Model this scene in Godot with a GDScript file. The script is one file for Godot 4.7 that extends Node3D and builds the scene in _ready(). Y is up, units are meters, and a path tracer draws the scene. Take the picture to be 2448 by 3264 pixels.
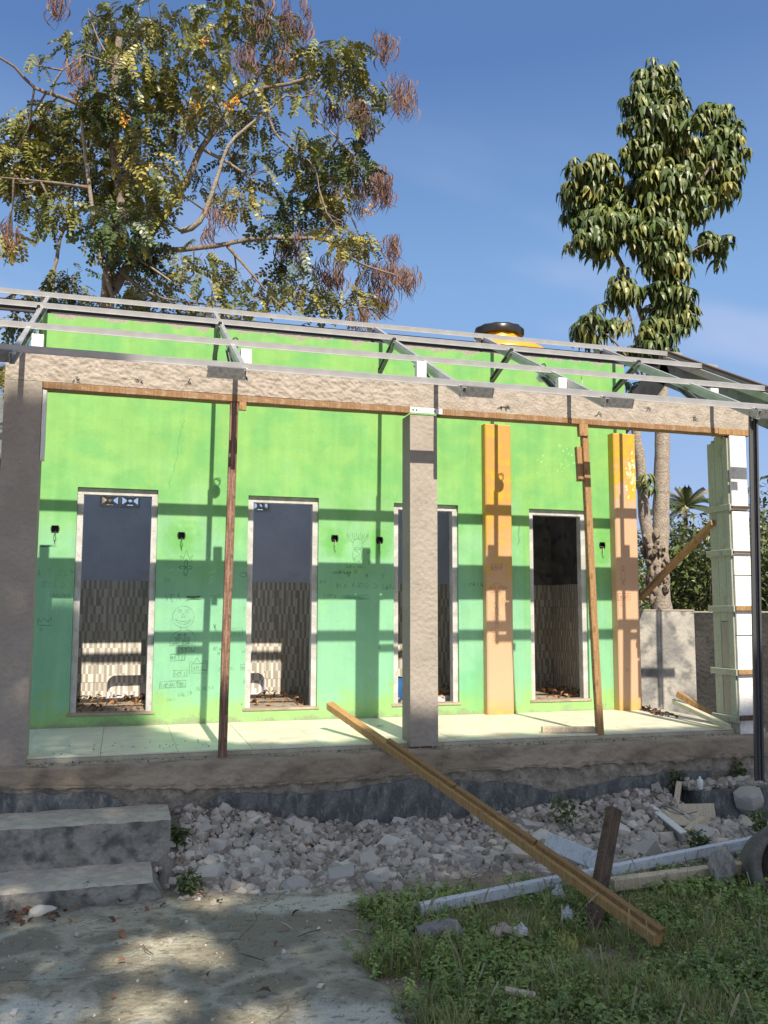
extends Node3D

# ---------------------------------------------------------------- mesh builder
class MB:
	var v := PackedVector3Array()
	var n := PackedVector3Array()
	var uv := PackedVector2Array()
	var col := PackedColorArray()
	var ix := PackedInt32Array()
	var tint := Color(1, 1, 1)
	func vert(p: Vector3, nn: Vector3, t: Vector2) -> int:
		v.append(p); n.append(nn); uv.append(t); col.append(tint)
		return v.size() - 1
	# a, b, c run counter-clockwise seen from outside
	func tri(a: Vector3, b: Vector3, c: Vector3) -> void:
		var nn := (b - a).cross(c - a)
		if nn.length_squared() < 1e-16: return
		nn = nn.normalized()
		var i := vert(a, nn, Vector2(a.x, -a.y)); vert(b, nn, Vector2(b.x, -b.y)); vert(c, nn, Vector2(c.x, -c.y))
		ix.append_array([i, i + 2, i + 1])
	func quad(a: Vector3, b: Vector3, c: Vector3, d: Vector3) -> void:
		quad_uv(a, b, c, d, Vector2(a.x, -a.y), Vector2(b.x, -b.y), Vector2(c.x, -c.y), Vector2(d.x, -d.y))
	func quad_uv(a: Vector3, b: Vector3, c: Vector3, d: Vector3, ta: Vector2, tb: Vector2, tc: Vector2, td: Vector2) -> void:
		var nn := (c - a).cross(d - b)
		if nn.length_squared() < 1e-16: return
		nn = nn.normalized()
		var i := vert(a, nn, ta); vert(b, nn, tb); vert(c, nn, tc); vert(d, nn, td)
		ix.append_array([i, i + 2, i + 1, i, i + 3, i + 2])
	func out_quad(a: Vector3, b: Vector3, c: Vector3, d: Vector3, o: Vector3) -> void:
		if (c - a).cross(d - b).dot((a + b + c + d) * 0.25 - o) < 0: quad(d, c, b, a)
		else: quad(a, b, c, d)
	func out_tri(a: Vector3, b: Vector3, c: Vector3, o: Vector3) -> void:
		if (b - a).cross(c - a).dot((a + b + c) / 3.0 - o) < 0: tri(a, c, b)
		else: tri(a, b, c)
	# box with chamfered edges, between two corners, optionally turned by t
	func box(lo: Vector3, hi: Vector3, bev := 0.0, t := Transform3D()) -> void:
		var o := t * ((lo + hi) * 0.5)
		var P := []
		for k in 8:
			var s := Vector3(1 if k & 1 else 0, 1 if k & 2 else 0, 1 if k & 4 else 0)
			var row := []
			for a in 3:
				var p := Vector3()
				for e in 3:
					var inset: float = 0.0 if e == a else bev
					p[e] = (hi[e] - inset) if s[e] > 0.5 else (lo[e] + inset)
				row.append(t * p)
			P.append(row)
		for a in 3:
			var b := 1 << ((a + 1) % 3)
			var c := 1 << ((a + 2) % 3)
			for s in 2:
				var k: int = s << a
				out_quad(P[k][a], P[k | b][a], P[k | b | c][a], P[k | c][a], o)
		if bev <= 0.0: return
		for e in 3:
			var a := (e + 1) % 3
			var b := (e + 2) % 3
			for s in 4:
				var k: int = ((s & 1) << a) | ((s >> 1) << b)
				var k2: int = k | (1 << e)
				out_quad(P[k][a], P[k2][a], P[k2][b], P[k][b], o)
		for k in 8: out_tri(P[k][0], P[k][1], P[k][2], o)
	# polygon (counter-clockwise in xy) drawn along z from z0 to z1, turned by t
	func extrude(poly: PackedVector2Array, z0: float, z1: float, t := Transform3D(), caps := true) -> void:
		var m := poly.size()
		for i in m:
			var p := poly[i]; var q := poly[(i + 1) % m]
			quad(t * Vector3(p.x, p.y, z1), t * Vector3(p.x, p.y, z0), t * Vector3(q.x, q.y, z0), t * Vector3(q.x, q.y, z1))
		if not caps: return
		var k := Geometry2D.triangulate_polygon(poly)
		for i in range(0, k.size(), 3):
			var a := poly[k[i]]; var b := poly[k[i + 1]]; var c := poly[k[i + 2]]
			if (b - a).cross(c - a) < 0:
				var w := b; b = c; c = w
			tri(t * Vector3(a.x, a.y, z1), t * Vector3(b.x, b.y, z1), t * Vector3(c.x, c.y, z1))
			tri(t * Vector3(a.x, a.y, z0), t * Vector3(c.x, c.y, z0), t * Vector3(b.x, b.y, z0))
	# smooth tube through points
	func tube(pts: PackedVector3Array, rad: PackedFloat32Array, sides := 8, cap := true, wob := 0.0) -> void:
		var m := pts.size()
		var start := v.size()
		var side := Vector3(0.3, 0.1, 1).normalized()
		var along := 0.0
		for i in m:
			var d := (pts[mini(i + 1, m - 1)] - pts[maxi(i - 1, 0)]).normalized()
			side = (side - d * side.dot(d))
			if side.length() < 0.01: side = d.cross(Vector3(0.9, 0.2, 0.3))
			side = side.normalized()
			var up := d.cross(side)
			if i > 0: along += pts[i].distance_to(pts[i - 1])
			for s in sides + 1:
				var an := TAU * s / sides
				var dir := side * cos(an) + up * sin(an)
				var rr := rad[i] * (1.0 + wob * sin(an * 3.0 + i * 1.7) * 0.5 + wob * sin(an * 2.0 - i * 2.3) * 0.5)
				vert(pts[i] + dir * rr, dir, Vector2(float(s) / sides, along))
		for i in m - 1:
			for s in sides:
				var a := start + i * (sides + 1) + s
				var b := a + 1
				var c := a + sides + 1
				ix.append_array([a, c, b, b, c, c + 1])
		if cap:
			for e in [0, m - 1]:
				var d := (pts[1] - pts[0]).normalized() * -1.0 if e == 0 else (pts[m - 1] - pts[m - 2]).normalized()
				var c0 := vert(pts[e], d, Vector2(0, 0))
				var r0 := v.size()
				for s in sides + 1: vert(v[start + e * (sides + 1) + s], d, Vector2(0, 0))
				for s in sides:
					if e == 0: ix.append_array([c0, r0 + s, r0 + s + 1])
					else: ix.append_array([c0, r0 + s + 1, r0 + s])
	# lathe round y: profile of (radius, y), smooth
	func lathe(prof: PackedVector2Array, sides := 24, at := Vector3.ZERO, lobes := 0, amp := 0.0) -> void:
		var start := v.size()
		var m := prof.size()
		for i in m:
			var d := prof[mini(i + 1, m - 1)] - prof[maxi(i - 1, 0)]
			var nn := Vector2(d.y, -d.x).normalized()
			for s in sides + 1:
				var an := TAU * s / sides
				var r := prof[i].x * (1.0 + (amp * cos(an * lobes) if lobes > 0 else 0.0))
				vert(at + Vector3(cos(an) * r, prof[i].y, sin(an) * r), Vector3(cos(an) * nn.x, nn.y, sin(an) * nn.x), Vector2(float(s) / sides, prof[i].y))
		for i in m - 1:
			for s in sides:
				var a := start + i * (sides + 1) + s
				var c := a + sides + 1
				ix.append_array([a, a + 1, c, a + 1, c + 1, c])
	# smooth height sheet: f(i, j) gives a point
	func sheet(nx: int, ny: int, f: Callable, uvf: Callable) -> void:
		var start := v.size()
		var g := PackedVector3Array()
		for j in ny + 1:
			for i in nx + 1: g.append(f.call(i, j))
		for j in ny + 1:
			for i in nx + 1:
				var p := g[j * (nx + 1) + i]
				var dx := g[j * (nx + 1) + mini(i + 1, nx)] - g[j * (nx + 1) + maxi(i - 1, 0)]
				var dy := g[mini(j + 1, ny) * (nx + 1) + i] - g[maxi(j - 1, 0) * (nx + 1) + i]
				vert(p, dx.cross(dy).normalized(), uvf.call(p))
		for j in ny:
			for i in nx:
				var a := start + j * (nx + 1) + i
				var c := a + nx + 1
				ix.append_array([a, c, a + 1, a + 1, c, c + 1])
	func mesh() -> ArrayMesh:
		var arr := []
		arr.resize(Mesh.ARRAY_MAX)
		arr[Mesh.ARRAY_VERTEX] = v; arr[Mesh.ARRAY_NORMAL] = n; arr[Mesh.ARRAY_TEX_UV] = uv; arr[Mesh.ARRAY_COLOR] = col; arr[Mesh.ARRAY_INDEX] = ix
		var me := ArrayMesh.new()
		me.add_surface_from_arrays(Mesh.PRIMITIVE_TRIANGLES, arr)
		return me

# ---------------------------------------------------------------- naming and placing
var taken := {}
var rng := RandomNumberGenerator.new()
var M := {}

func numbered(called: String) -> String:
	var k: int = taken.get(called, 0)
	taken[called] = k + 1
	return called if k == 0 else "%s_%03d" % [called, k]

func tag(o: Node3D, label: String, category := "", group := "", kind := "") -> void:
	if label: o.set_meta("label", label)
	if category: o.set_meta("category", category)
	if group: o.set_meta("group", group)
	if kind: o.set_meta("kind", kind)

func thing(called: String, label: String, category: String, at: Vector3, group := "") -> Node3D:
	var o := Node3D.new()
	o.name = numbered(called)
	add_child(o)
	o.position = at
	tag(o, label, category, group)
	return o

func put(called: String, me: Mesh, mat: Material, parent: Node3D = null, where := Transform3D()) -> MeshInstance3D:
	var o := MeshInstance3D.new()
	o.mesh = me
	o.material_override = mat
	if parent == null:
		o.name = numbered(called)
		add_child(o)
		o.transform = where
	else:
		var key := "#%d" % parent.get_instance_id() + called
		var k: int = taken.get(key, 0)
		taken[key] = k + 1
		o.name = called if k == 0 else "%s_%03d" % [called, k]
		parent.add_child(o, true)
		var g := Transform3D()
		var p: Node = parent
		while p != self:
			g = (p as Node3D).transform * g
			p = p.get_parent()
		o.transform = g.affine_inverse() * where
	return o

func scatter(called: String, me: Mesh, mat: Material, places: Array, parent: Node3D = null, tints := []) -> MultiMeshInstance3D:
	var mm := MultiMesh.new()
	mm.transform_format = MultiMesh.TRANSFORM_3D
	mm.use_colors = tints.size() > 0
	mm.mesh = me
	mm.instance_count = places.size()
	for i in places.size():
		mm.set_instance_transform(i, places[i])
		if tints.size() > 0: mm.set_instance_color(i, tints[i])
	var o := MultiMeshInstance3D.new()
	o.multimesh = mm
	o.material_override = mat
	o.name = called if parent else numbered(called)
	if parent:
		parent.add_child(o, true)
		o.position = -parent.position
	else:
		add_child(o)
	o.set_meta("kind", "stuff")
	return o

func frame(at: Vector3, along: Vector3, up := Vector3.UP) -> Transform3D:   # local z runs along, local y is up
	var z := along.normalized()
	var x := up.cross(z).normalized()
	return Transform3D(Basis(x, z.cross(x), z), at)

# ---------------------------------------------------------------- materials
func lin(r: float, g: float, b: float) -> Color:
	return Color(r, g, b).linear_to_srgb()

func ramp(stops: Array) -> Gradient:
	var g := Gradient.new()
	g.offsets = PackedFloat32Array()
	var off := PackedFloat32Array()
	var cs := PackedColorArray()
	for s in stops:
		off.append(s[0]); cs.append(lin(s[1], s[2], s[3]))
	g.offsets = off
	g.colors = cs
	return g

func noise(sd: int, freq: float, oct := 4, type := FastNoiseLite.TYPE_SIMPLEX_SMOOTH) -> FastNoiseLite:
	var f := FastNoiseLite.new()
	f.seed = sd
	f.frequency = freq
	f.noise_type = type
	f.fractal_octaves = oct
	return f

func ntex(sd: int, freq: float, stops: Array, oct := 4, size := 256) -> NoiseTexture2D:
	var t := NoiseTexture2D.new()
	t.width = size; t.height = size
	t.seamless = true
	t.noise = noise(sd, freq, oct)
	t.color_ramp = ramp(stops)
	return t

func nnorm(sd: int, freq: float, bump: float, oct := 4, size := 256) -> NoiseTexture2D:
	var t := NoiseTexture2D.new()
	t.width = size; t.height = size
	t.seamless = true
	t.as_normal_map = true
	t.bump_strength = bump
	t.noise = noise(sd, freq, oct)
	return t

# two layered noises and blotches, seamless, computed pixel by pixel
func layered(sd: int, a: Vector3, b: Vector3, stain: Vector3, cover: float, size := 512, grain := 0.12, freq := 0.012) -> ImageTexture:
	var n1 := noise(sd, freq, 5).get_seamless_image(size, size).get_data()
	var n2 := noise(sd + 1, freq * 2.3, 5).get_seamless_image(size, size).get_data()
	var n3 := noise(sd + 2, 0.21, 3).get_seamless_image(size, size).get_data()
	var d := PackedByteArray()
	d.resize(size * size * 3)
	for i in size * size:
		var t := n1[i] / 255.0
		var c := a.lerp(b, smoothstep(0.25, 0.75, t))
		c = c.lerp(stain, smoothstep(1.0 - cover - 0.06, 1.0 - cover + 0.40, n2[i] / 255.0) * 0.85)
		c *= 1.0 + (n3[i] / 255.0 - 0.5) * 2.0 * grain
		var q := Color(c.x, c.y, c.z).linear_to_srgb()
		d[i * 3] = int(clampf(q.r, 0, 1) * 255.0); d[i * 3 + 1] = int(clampf(q.g, 0, 1) * 255.0); d[i * 3 + 2] = int(clampf(q.b, 0, 1) * 255.0)
	return ImageTexture.create_from_image(Image.create_from_data(size, size, false, Image.FORMAT_RGB8, d))

func mat(tex: Texture2D, rough := 0.85, norm: Texture2D = null, scale := Vector3.ONE, ns := 1.0) -> StandardMaterial3D:
	var m := StandardMaterial3D.new()
	m.albedo_texture = tex
	m.roughness = rough
	m.uv1_triplanar = true
	m.uv1_scale = scale
	if norm:
		m.normal_enabled = true
		m.normal_texture = norm
		m.normal_scale = ns
	return m

func plain(c: Color, rough := 0.7, metal := 0.0) -> StandardMaterial3D:
	var m := StandardMaterial3D.new()
	m.albedo_color = c
	m.roughness = rough
	m.metallic = metal
	return m

func leafy(c: Color, back: Color, rough := 0.5) -> StandardMaterial3D:
	var m := plain(c, rough)
	m.vertex_color_use_as_albedo = true
	m.cull_mode = BaseMaterial3D.CULL_DISABLED
	m.backlight_enabled = true
	m.backlight = back
	return m

func wood(sd: int, a: Vector3, b: Vector3, dark: Vector3, rough := 0.75) -> StandardMaterial3D:   # grain runs along local z
	var w := 256
	var n1 := noise(sd, 0.03, 4)
	var n2 := noise(sd + 5, 0.02, 3)
	var n3 := noise(sd + 9, 0.2, 2)
	var im := Image.create(w, w, false, Image.FORMAT_RGB8)
	for y in w:
		for x in w:
			# tiles along the grain by folding
			var fy := absf(float(y) - 128.0)
			var g := n1.get_noise_2d(x * 4.0, fy * 0.22) * 0.5 + 0.5
			var s := n2.get_noise_2d(x * 0.9 + 300.0, fy * 0.7) * 0.5 + 0.5
			var c := a.lerp(b, smoothstep(0.3, 0.72, g)).lerp(dark, smoothstep(0.58, 0.85, s) * 0.7)
			c *= 1.0 + n3.get_noise_2d(x * 2.0, fy * 0.4) * 0.18
			im.set_pixel(x, y, Color(c.x, c.y, c.z).linear_to_srgb())
	var m := mat(ImageTexture.create_from_image(im), rough, M.get("wood_bump"), Vector3(2.2, 2.2, 2.2), 0.5)
	return m

# ---------------------------------------------------------------- pencil writing on painted walls
const STROKES := {"A": "0,6 2,0 4,6|1,4 3,4", "B": "0,0 0,6 3,6 4,5 3,3 0,3|3,3 4,1 3,0 0,0", "C": "4,1 2,0 0,2 0,4 2,6 4,5", "D": "0,0 0,6 2,6 4,4 4,2 2,0 0,0", "E": "4,0 0,0 0,6 4,6|0,3 3,3", "F": "4,0 0,0 0,6|0,3 3,3", "G": "4,1 2,0 0,2 0,4 2,6 4,5 4,3 2,3", "H": "0,0 0,6|4,0 4,6|0,3 4,3", "I": "2,0 2,6", "J": "3,0 3,5 1,6 0,5", "K": "0,0 0,6|4,0 0,3 4,6", "L": "0,0 0,6 4,6", "M": "0,6 0,0 2,3 4,0 4,6", "N": "0,6 0,0 4,6 4,0", "O": "2,0 0,2 0,4 2,6 4,4 4,2 2,0", "P": "0,6 0,0 3,0 4,1 3,3 0,3", "R": "0,6 0,0 3,0 4,1 3,3 0,3|2,3 4,6", "S": "4,1 2,0 0,1 1,3 3,3 4,5 2,6 0,5", "T": "0,0 4,0|2,0 2,6", "U": "0,0 0,5 2,6 4,5 4,0", "V": "0,0 2,6 4,0", "Y": "0,0 2,3 4,0|2,3 2,6", "Z": "0,0 4,0 0,6 4,6"}

class Wall:      # an image that covers a rectangle of a wall, drawn on in metres
	var im: Image
	var x0: float; var y1: float; var s: float
	func dot(p: Vector2, r: float, c: Color, a: float) -> void:
		var cx := (p.x - x0) * s; var cy := (y1 - p.y) * s; var rr := maxf(r * s, 0.6)
		for y in range(int(cy - rr), int(cy + rr) + 2):
			for x in range(int(cx - rr), int(cx + rr) + 2):
				if x < 0 or y < 0 or x >= im.get_width() or y >= im.get_height(): continue
				var k := clampf(rr + 0.5 - Vector2(x - cx, y - cy).length(), 0.0, 1.0) * a
				if k > 0: im.set_pixel(x, y, im.get_pixel(x, y).lerp(c, k))
	var ph := 0.0
	func line(a: Vector2, b: Vector2, r: float, c: Color, al: float) -> void:
		var m := maxi(1, int(a.distance_to(b) * s / 0.9))
		for i in m + 1:
			ph += 0.37
			var k := 0.62 + 0.25 * sin(ph * 0.31) + 0.13 * sin(ph * 0.83)      # hand pressure
			dot(a.lerp(b, float(i) / m) + Vector2(sin(ph * 0.17), cos(ph * 0.23)) * 0.0012, r, c, al * k)
	func path(pts: Array, r: float, c: Color, al: float) -> void:
		for i in pts.size() - 1: line(pts[i], pts[i + 1], r, c, al)
	func oval(o: Vector2, rx: float, ry: float, c: Color, al: float, r := 0.0012, from := 0.0, to := TAU) -> void:
		var q := []
		for i in 25:
			var t := from + (to - from) * i / 24.0
			q.append(o + Vector2(cos(t) * rx, sin(t) * ry))
		path(q, r, c, al)

func letters(w: Wall, text: String, at: Vector2, h: float, c: Color, al: float, slope := 0.0, r := 0.0012) -> void:
	var x := at.x
	var y := at.y
	for ch in text:
		if STROKES.has(ch):
			var tilt := rng.randf_range(-0.18, 0.22); var kx := rng.randf_range(0.75, 1.15); var ky := rng.randf_range(0.72, 1.08)
			for st in (STROKES[ch] as String).split("|"):
				var q := []
				for pt in st.split(" "):
					var f := pt.split_floats(",")
					var e := Vector2(f[0] * h / 7.5 * kx, (6.0 - f[1]) * h / 6.4 * ky).rotated(tilt)
					q.append(Vector2(x, y) + e + Vector2(rng.randfn(), rng.randfn()) * h * 0.028)
				w.path(q, r * rng.randf_range(0.7, 1.1), c, al * rng.randf_range(0.55, 0.95))
		x += h * rng.randf_range(0.66, 0.84)
		y += slope * h * 0.8 + rng.randfn() * h * 0.05

func boxed(w: Wall, text: String, at: Vector2, h: float, c: Color, al: float) -> void:
	letters(w, text, at, h, c, al, 0.05, 0.0022)
	var l := text.length() * h * 0.8
	w.path([at + Vector2(-0.01, -0.012), at + Vector2(l, -0.012 + l * 0.05), at + Vector2(l + 0.005, h + 0.012 + l * 0.05), at + Vector2(-0.008, h + 0.012), at + Vector2(-0.01, -0.012)], 0.0015, c, al)

func paint_wall(x0: float, x1: float, y0: float, y1: float, s: float) -> Wall:
	var w := int((x1 - x0) * s); var h := int((y1 - y0) * s)
	var n1 := noise(11, 0.006, 5).get_image(w, h).get_data()
	var n2 := noise(12, 0.011, 5).get_image(w, h).get_data()
	var n3 := noise(13, 0.09, 3).get_image(w, h).get_data()
	var n4 := noise(14, 0.03, 4).get_image(w, int(h / 14.0) + 2).get_data()
	var d := PackedByteArray()
	d.resize(w * h * 3)
	var lime := Vector3(0.220, 0.470, 0.132); var leaf := Vector3(0.172, 0.44, 0.135); var mint := Vector3(0.222, 0.495, 0.305); var yel := Vector3(0.295, 0.49, 0.125)
	var grey := Vector3(0.33, 0.30, 0.25); var damp := Vector3(0.08, 0.38, 0.15)
	for j in h:
		var y := y1 - j / s
		for i in w:
			var k := j * w + i
			var a := n1[k] / 255.0; var b := n2[k] / 255.0; var g := n3[k] / 255.0
			var x := x0 + i / s
			# fresh lime coat above, older chalky mint coat below
			var f := smoothstep(2.5, 0.9, y + (a - 0.5) * 0.9)
			if x > 6.0: f = smoothstep(1.9, 0.7, y + (a - 0.5) * 1.2) * 0.85
			var c := lime.lerp(leaf, smoothstep(0.35, 0.7, a)).lerp(mint, f)
			c = c.lerp(yel, smoothstep(0.42, 0.9, b) * 0.24 * (1.0 - f * 0.7))
			c = c.lerp(yel, smoothstep(0.34, 0.1, y + (b - 0.5) * 0.3) * 0.7)
			c *= 1.0 + (b - 0.5) * 0.10 + (g - 0.5) * 0.07 + (n4[int(j / 14.0) * w + i] / 255.0 - 0.5) * 0.13
			# green damp marks near the third bay
			c = c.lerp(damp, smoothstep(0.42, 0.0, Vector2((x - 5.42) * 1.3, y - 0.25 + (b - 0.5) * 0.35).length()) * 0.45)
			# unpainted mortar along the top edge
			if y > y1 - 0.022 - (b - 0.5) * 0.10 - (g - 0.5) * 0.04: c = grey * (0.8 + g * 0.5)
			# dirt splashed up from the floor
			c = c.lerp(grey * 0.7, smoothstep(0.07, 0.0, y + (b - 0.45) * 0.12) * 0.55)
			var q := Color(c.x, c.y, c.z).linear_to_srgb()
			d[k * 3] = int(clampf(q.r, 0, 1) * 255.0); d[k * 3 + 1] = int(clampf(q.g, 0, 1) * 255.0); d[k * 3 + 2] = int(clampf(q.b, 0, 1) * 255.0)
	var o := Wall.new()
	o.im = Image.create_from_data(w, h, false, Image.FORMAT_RGB8, d)
	o.x0 = x0; o.y1 = y1; o.s = s
	var V := func(x: float, y: float): return Vector2(x, y)
	var pen := Color(0.08, 0.16, 0.10); var soft := Color(0.16, 0.36, 0.2); var pale := Color(0.75, 0.95, 0.8)
	# darker squares repainted round the switch boxes
	for b in [[2.53, 1.72, 0.17, 0.14], [3.99, 1.71, 0.12, 0.13], [4.44, 1.70, 0.11, 0.13], [6.94, 1.72, 0.10, 0.15]]:
		for t in 500:
			var p := Vector2(b[0] + clampf(rng.randfn() * 0.5, -1, 1) * b[2], b[1] - 0.01 + clampf(rng.randfn() * 0.6, -1, 1) * b[3])
			o.dot(p, rng.randf_range(0.01, 0.03), Color(0.40, 0.68, 0.32), 0.05)
	# crack
	var p := Vector2(2.52, 2.83)
	for i in 40:
		var q := p + Vector2(rng.randf_range(-0.012, 0.008), -0.017)
		o.line(p, q, 0.0008, soft, 0.45)
		p = q
	# two crossed leaf-shaped loops with a spiky crown
	var c0 := Vector2(2.575, 1.43)
	for k in 4:
		var an := PI / 2 * k
		var dx := Vector2(cos(an), sin(an)); var dy := Vector2(-dx.y, dx.x)
		var L := 0.075 if k % 2 else 0.06
		o.path([c0, c0 + dx * 0.02 + dy * 0.014, c0 + dx * L * 0.75 + dy * 0.014, c0 + dx * L, c0 + dx * L * 0.75 - dy * 0.014, c0 + dx * 0.02 - dy * 0.014, c0], 0.0017, pen, 0.85)
	o.path([V.call(2.53, 1.49), V.call(2.525, 1.54), V.call(2.55, 1.51), V.call(2.565, 1.56), V.call(2.578, 1.59), V.call(2.59, 1.56), V.call(2.61, 1.51), V.call(2.635, 1.545), V.call(2.625, 1.49)], 0.0012, soft, 0.8)
	letters(o, "LA T DUMAGFA", V.call(1.24, 1.33), 0.062, soft, 0.55, 0.02)
	letters(o, "BOLO", V.call(1.34, 1.24), 0.06, soft, 0.55)
	letters(o, "SABUMAN", V.call(1.40, 1.15), 0.032, pen, 0.5)
	letters(o, "VEA", V.call(2.40, 1.12), 0.065, pen, 0.6); letters(o, "TEZH", V.call(2.80, 1.12), 0.06, soft, 0.6)
	for i in 14: o.line(V.call(2.58 + rng.randf() * 0.03, 1.12 + rng.randf() * 0.05), V.call(2.70 + rng.randf() * 0.03, 1.12 + rng.randf() * 0.05), 0.0014, pen, 0.55)
	letters(o, "AKU", V.call(2.79, 1.38), 0.03, pale, 0.5); o.oval(V.call(2.82, 1.33), 0.018, 0.018, pale, 0.5); letters(o, "DI", V.call(2.79, 1.28), 0.03, pale, 0.5)
	letters(o, "FIRST BASE", V.call(2.40, 1.40), 0.022, pale, 0.35); letters(o, "BY", V.call(2.39, 1.29), 0.035, pen, 0.5)
	# laughing round face over a jersey
	var fc := Vector2(2.566, 0.975)
	pen.a = 1.0
	o.oval(fc, 0.098, 0.10, pen, 0.45)
	o.oval(fc + Vector2(0, -0.022), 0.068, 0.045, pen, 0.45, 0.0012, PI, TAU); o.oval(fc + Vector2(0, -0.018), 0.068, 0.025, pen, 0.45, 0.0012, PI, TAU)
	for sx in [-1, 1]:
		for k in 3: o.line(fc + Vector2(sx * 0.018, 0.035 + k * 0.012), fc + Vector2(sx * 0.05, 0.045 + k * 0.013), 0.001, pen, 0.42)
	o.path([fc + Vector2(0, 0.03), fc + Vector2(-0.016, -0.004), fc + Vector2(0.014, -0.004), fc + Vector2(0, 0.03)], 0.001, pen, 0.42)
	o.path([V.call(2.54, 0.885), V.call(2.542, 0.85), V.call(2.49, 0.83), V.call(2.455, 0.77), V.call(2.45, 0.71), V.call(2.68, 0.73), V.call(2.675, 0.80), V.call(2.64, 0.84), V.call(2.60, 0.855), V.call(2.598, 0.885)], 0.0013, pen, 0.45)
	letters(o, "DONAT", V.call(2.52, 0.80), 0.022, pen, 0.7); letters(o, "MAKAN ENAK", V.call(2.49, 0.775), 0.02, pen, 0.6, 0, 0.0015); letters(o, "UTO SUMUR", V.call(2.50, 0.75), 0.02, pen, 0.6, 0, 0.0015); letters(o, "MINUM SEGAR", V.call(2.47, 0.722), 0.02, pen, 0.7)
	boxed(o, "RENDI", V.call(2.54, 0.665), 0.034, pen, 0.75); boxed(o, "RETI", V.call(2.47, 0.585), 0.036, pen, 0.8)
	boxed(o, "ARIL", V.call(2.66, 0.49), 0.04, pen, 0.55); o.path([V.call(2.63, 0.46), V.call(2.63, 0.57), V.call(2.67, 0.55), V.call(2.70, 0.60), V.call(2.73, 0.55), V.call(2.79, 0.57), V.call(2.79, 0.46), V.call(2.63, 0.46)], 0.001, soft, 0.7)
	boxed(o, "DEFI", V.call(2.50, 0.44), 0.034, pen, 0.5); boxed(o, "BO", V.call(2.54, 0.345), 0.036, pen, 0.7); boxed(o, "IRFAN", V.call(2.38, 0.34), 0.034, pen, 0.65)
	letters(o, "HALEM", V.call(2.54, 0.25), 0.035, soft, 0.6, 0.1); letters(o, "ALMEDA", V.call(2.70, 0.30), 0.035, soft, 0.7, 0.12); letters(o, "DANI", V.call(2.44, 0.21), 0.025, soft, 0.5, 0.1)
	letters(o, "ADAM", V.call(2.84, 0.665), 0.036, pen, 0.6); letters(o, "M", V.call(2.885, 0.62), 0.036, pen, 0.7); letters(o, "A", V.call(2.85, 0.835), 0.04, pen, 0.9, 0, 0.002); letters(o, "V", V.call(2.845, 0.87), 0.035, pen, 0.9, 0, 0.003)
	letters(o, "PUTRI", V.call(2.90, 0.47), 0.04, soft, 0.7); letters(o, "DAG", V.call(3.11, 0.64), 0.03, soft, 0.5)
	boxed(o, "ANANG", V.call(3.11, 0.49), 0.03, pen, 0.7); letters(o, "T", V.call(3.11, 1.02), 0.06, soft, 0.6)
	o.path([V.call(3.13, 0.36), V.call(3.14, 0.39), V.call(3.15, 0.36), V.call(3.13, 0.36)], 0.0012, pen, 0.6); letters(o, "A", V.call(3.11, 0.16), 0.022, pen, 0.8)
	boxed(o, "RAMA", V.call(2.95, 0.80), 0.05, soft, 0.6); o.oval(V.call(3.11, 1.37), 0.03, 0.02, pen, 0.6); letters(o, "A", V.call(3.14, 1.38), 0.05, pen, 0.6)
	# crowned cake sketch and scribble by the left edge
	o.path([V.call(1.31, 0.90), V.call(1.31, 0.96), V.call(1.33, 0.93), V.call(1.36, 0.96), V.call(1.39, 0.93), V.call(1.42, 0.97), V.call(1.42, 0.90), V.call(1.31, 0.90)], 0.0014, soft, 0.8); letters(o, "B", V.call(1.33, 0.85), 0.03, soft, 0.7)
	for i in 6: o.line(V.call(1.30, 1.595 + i * 0.003), V.call(1.44 - i * 0.01, 1.60 + (i % 2) * 0.012), 0.0012, pen, 0.7)
	# pencil figure with spiky hair
	o.oval(V.call(4.225, 1.685), 0.05, 0.055, soft, 0.7); o.oval(V.call(4.22, 1.58), 0.045, 0.075, soft, 0.7); o.path([V.call(4.19, 1.63), V.call(4.25, 1.59), V.call(4.19, 1.54), V.call(4.25, 1.51)], 0.001, soft, 0.7)
	for k in 9: o.line(V.call(4.16 + k * 0.017, 1.73), V.call(4.145 + k * 0.022, 1.785 + (k % 2) * 0.015), 0.0012, soft, 0.8)
	for sx in [-1, 1]: o.path([V.call(4.225 + sx * 0.05, 1.70), V.call(4.225 + sx * 0.10, 1.74), V.call(4.225 + sx * 0.11, 1.79), V.call(4.225 + sx * 0.085, 1.75)], 0.0012, soft, 0.8)
	o.path([V.call(4.33, 1.60), V.call(4.35, 1.63), V.call(4.37, 1.60), V.call(4.32, 1.60)], 0.0012, soft, 0.8)
	letters(o, "FANAMURA", V.call(3.98, 1.39), 0.03, pen, 0.8); letters(o, "SUKA BACA", V.call(4.11, 1.45), 0.03, pen, 0.5); letters(o, "VEA KATO DISANA", V.call(4.01, 1.255), 0.055, pen, 0.5)
	for b in [[4.13, 1.37], [4.20, 1.40], [4.31, 1.36], [4.34, 1.49]]: letters(o, "B", V.call(b[0], b[1]), 0.04, pen, 0.8)
	letters(o, "Y", V.call(4.47, 1.34), 0.06, pen, 0.8); letters(o, "DIA", V.call(3.85, 1.30), 0.03, pen, 0.6); letters(o, "IRMA", V.call(3.88, 1.16), 0.045, pen, 0.5); letters(o, "A", V.call(4.52, 1.24), 0.035, pen, 0.8)
	for i in 14: o.line(V.call(4.05 + rng.randf() * 0.06, 1.14 + rng.randf() * 0.05), V.call(4.25 + rng.randf() * 0.14, 1.14 + rng.randf() * 0.05), 0.0016, soft, 0.3)
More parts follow.
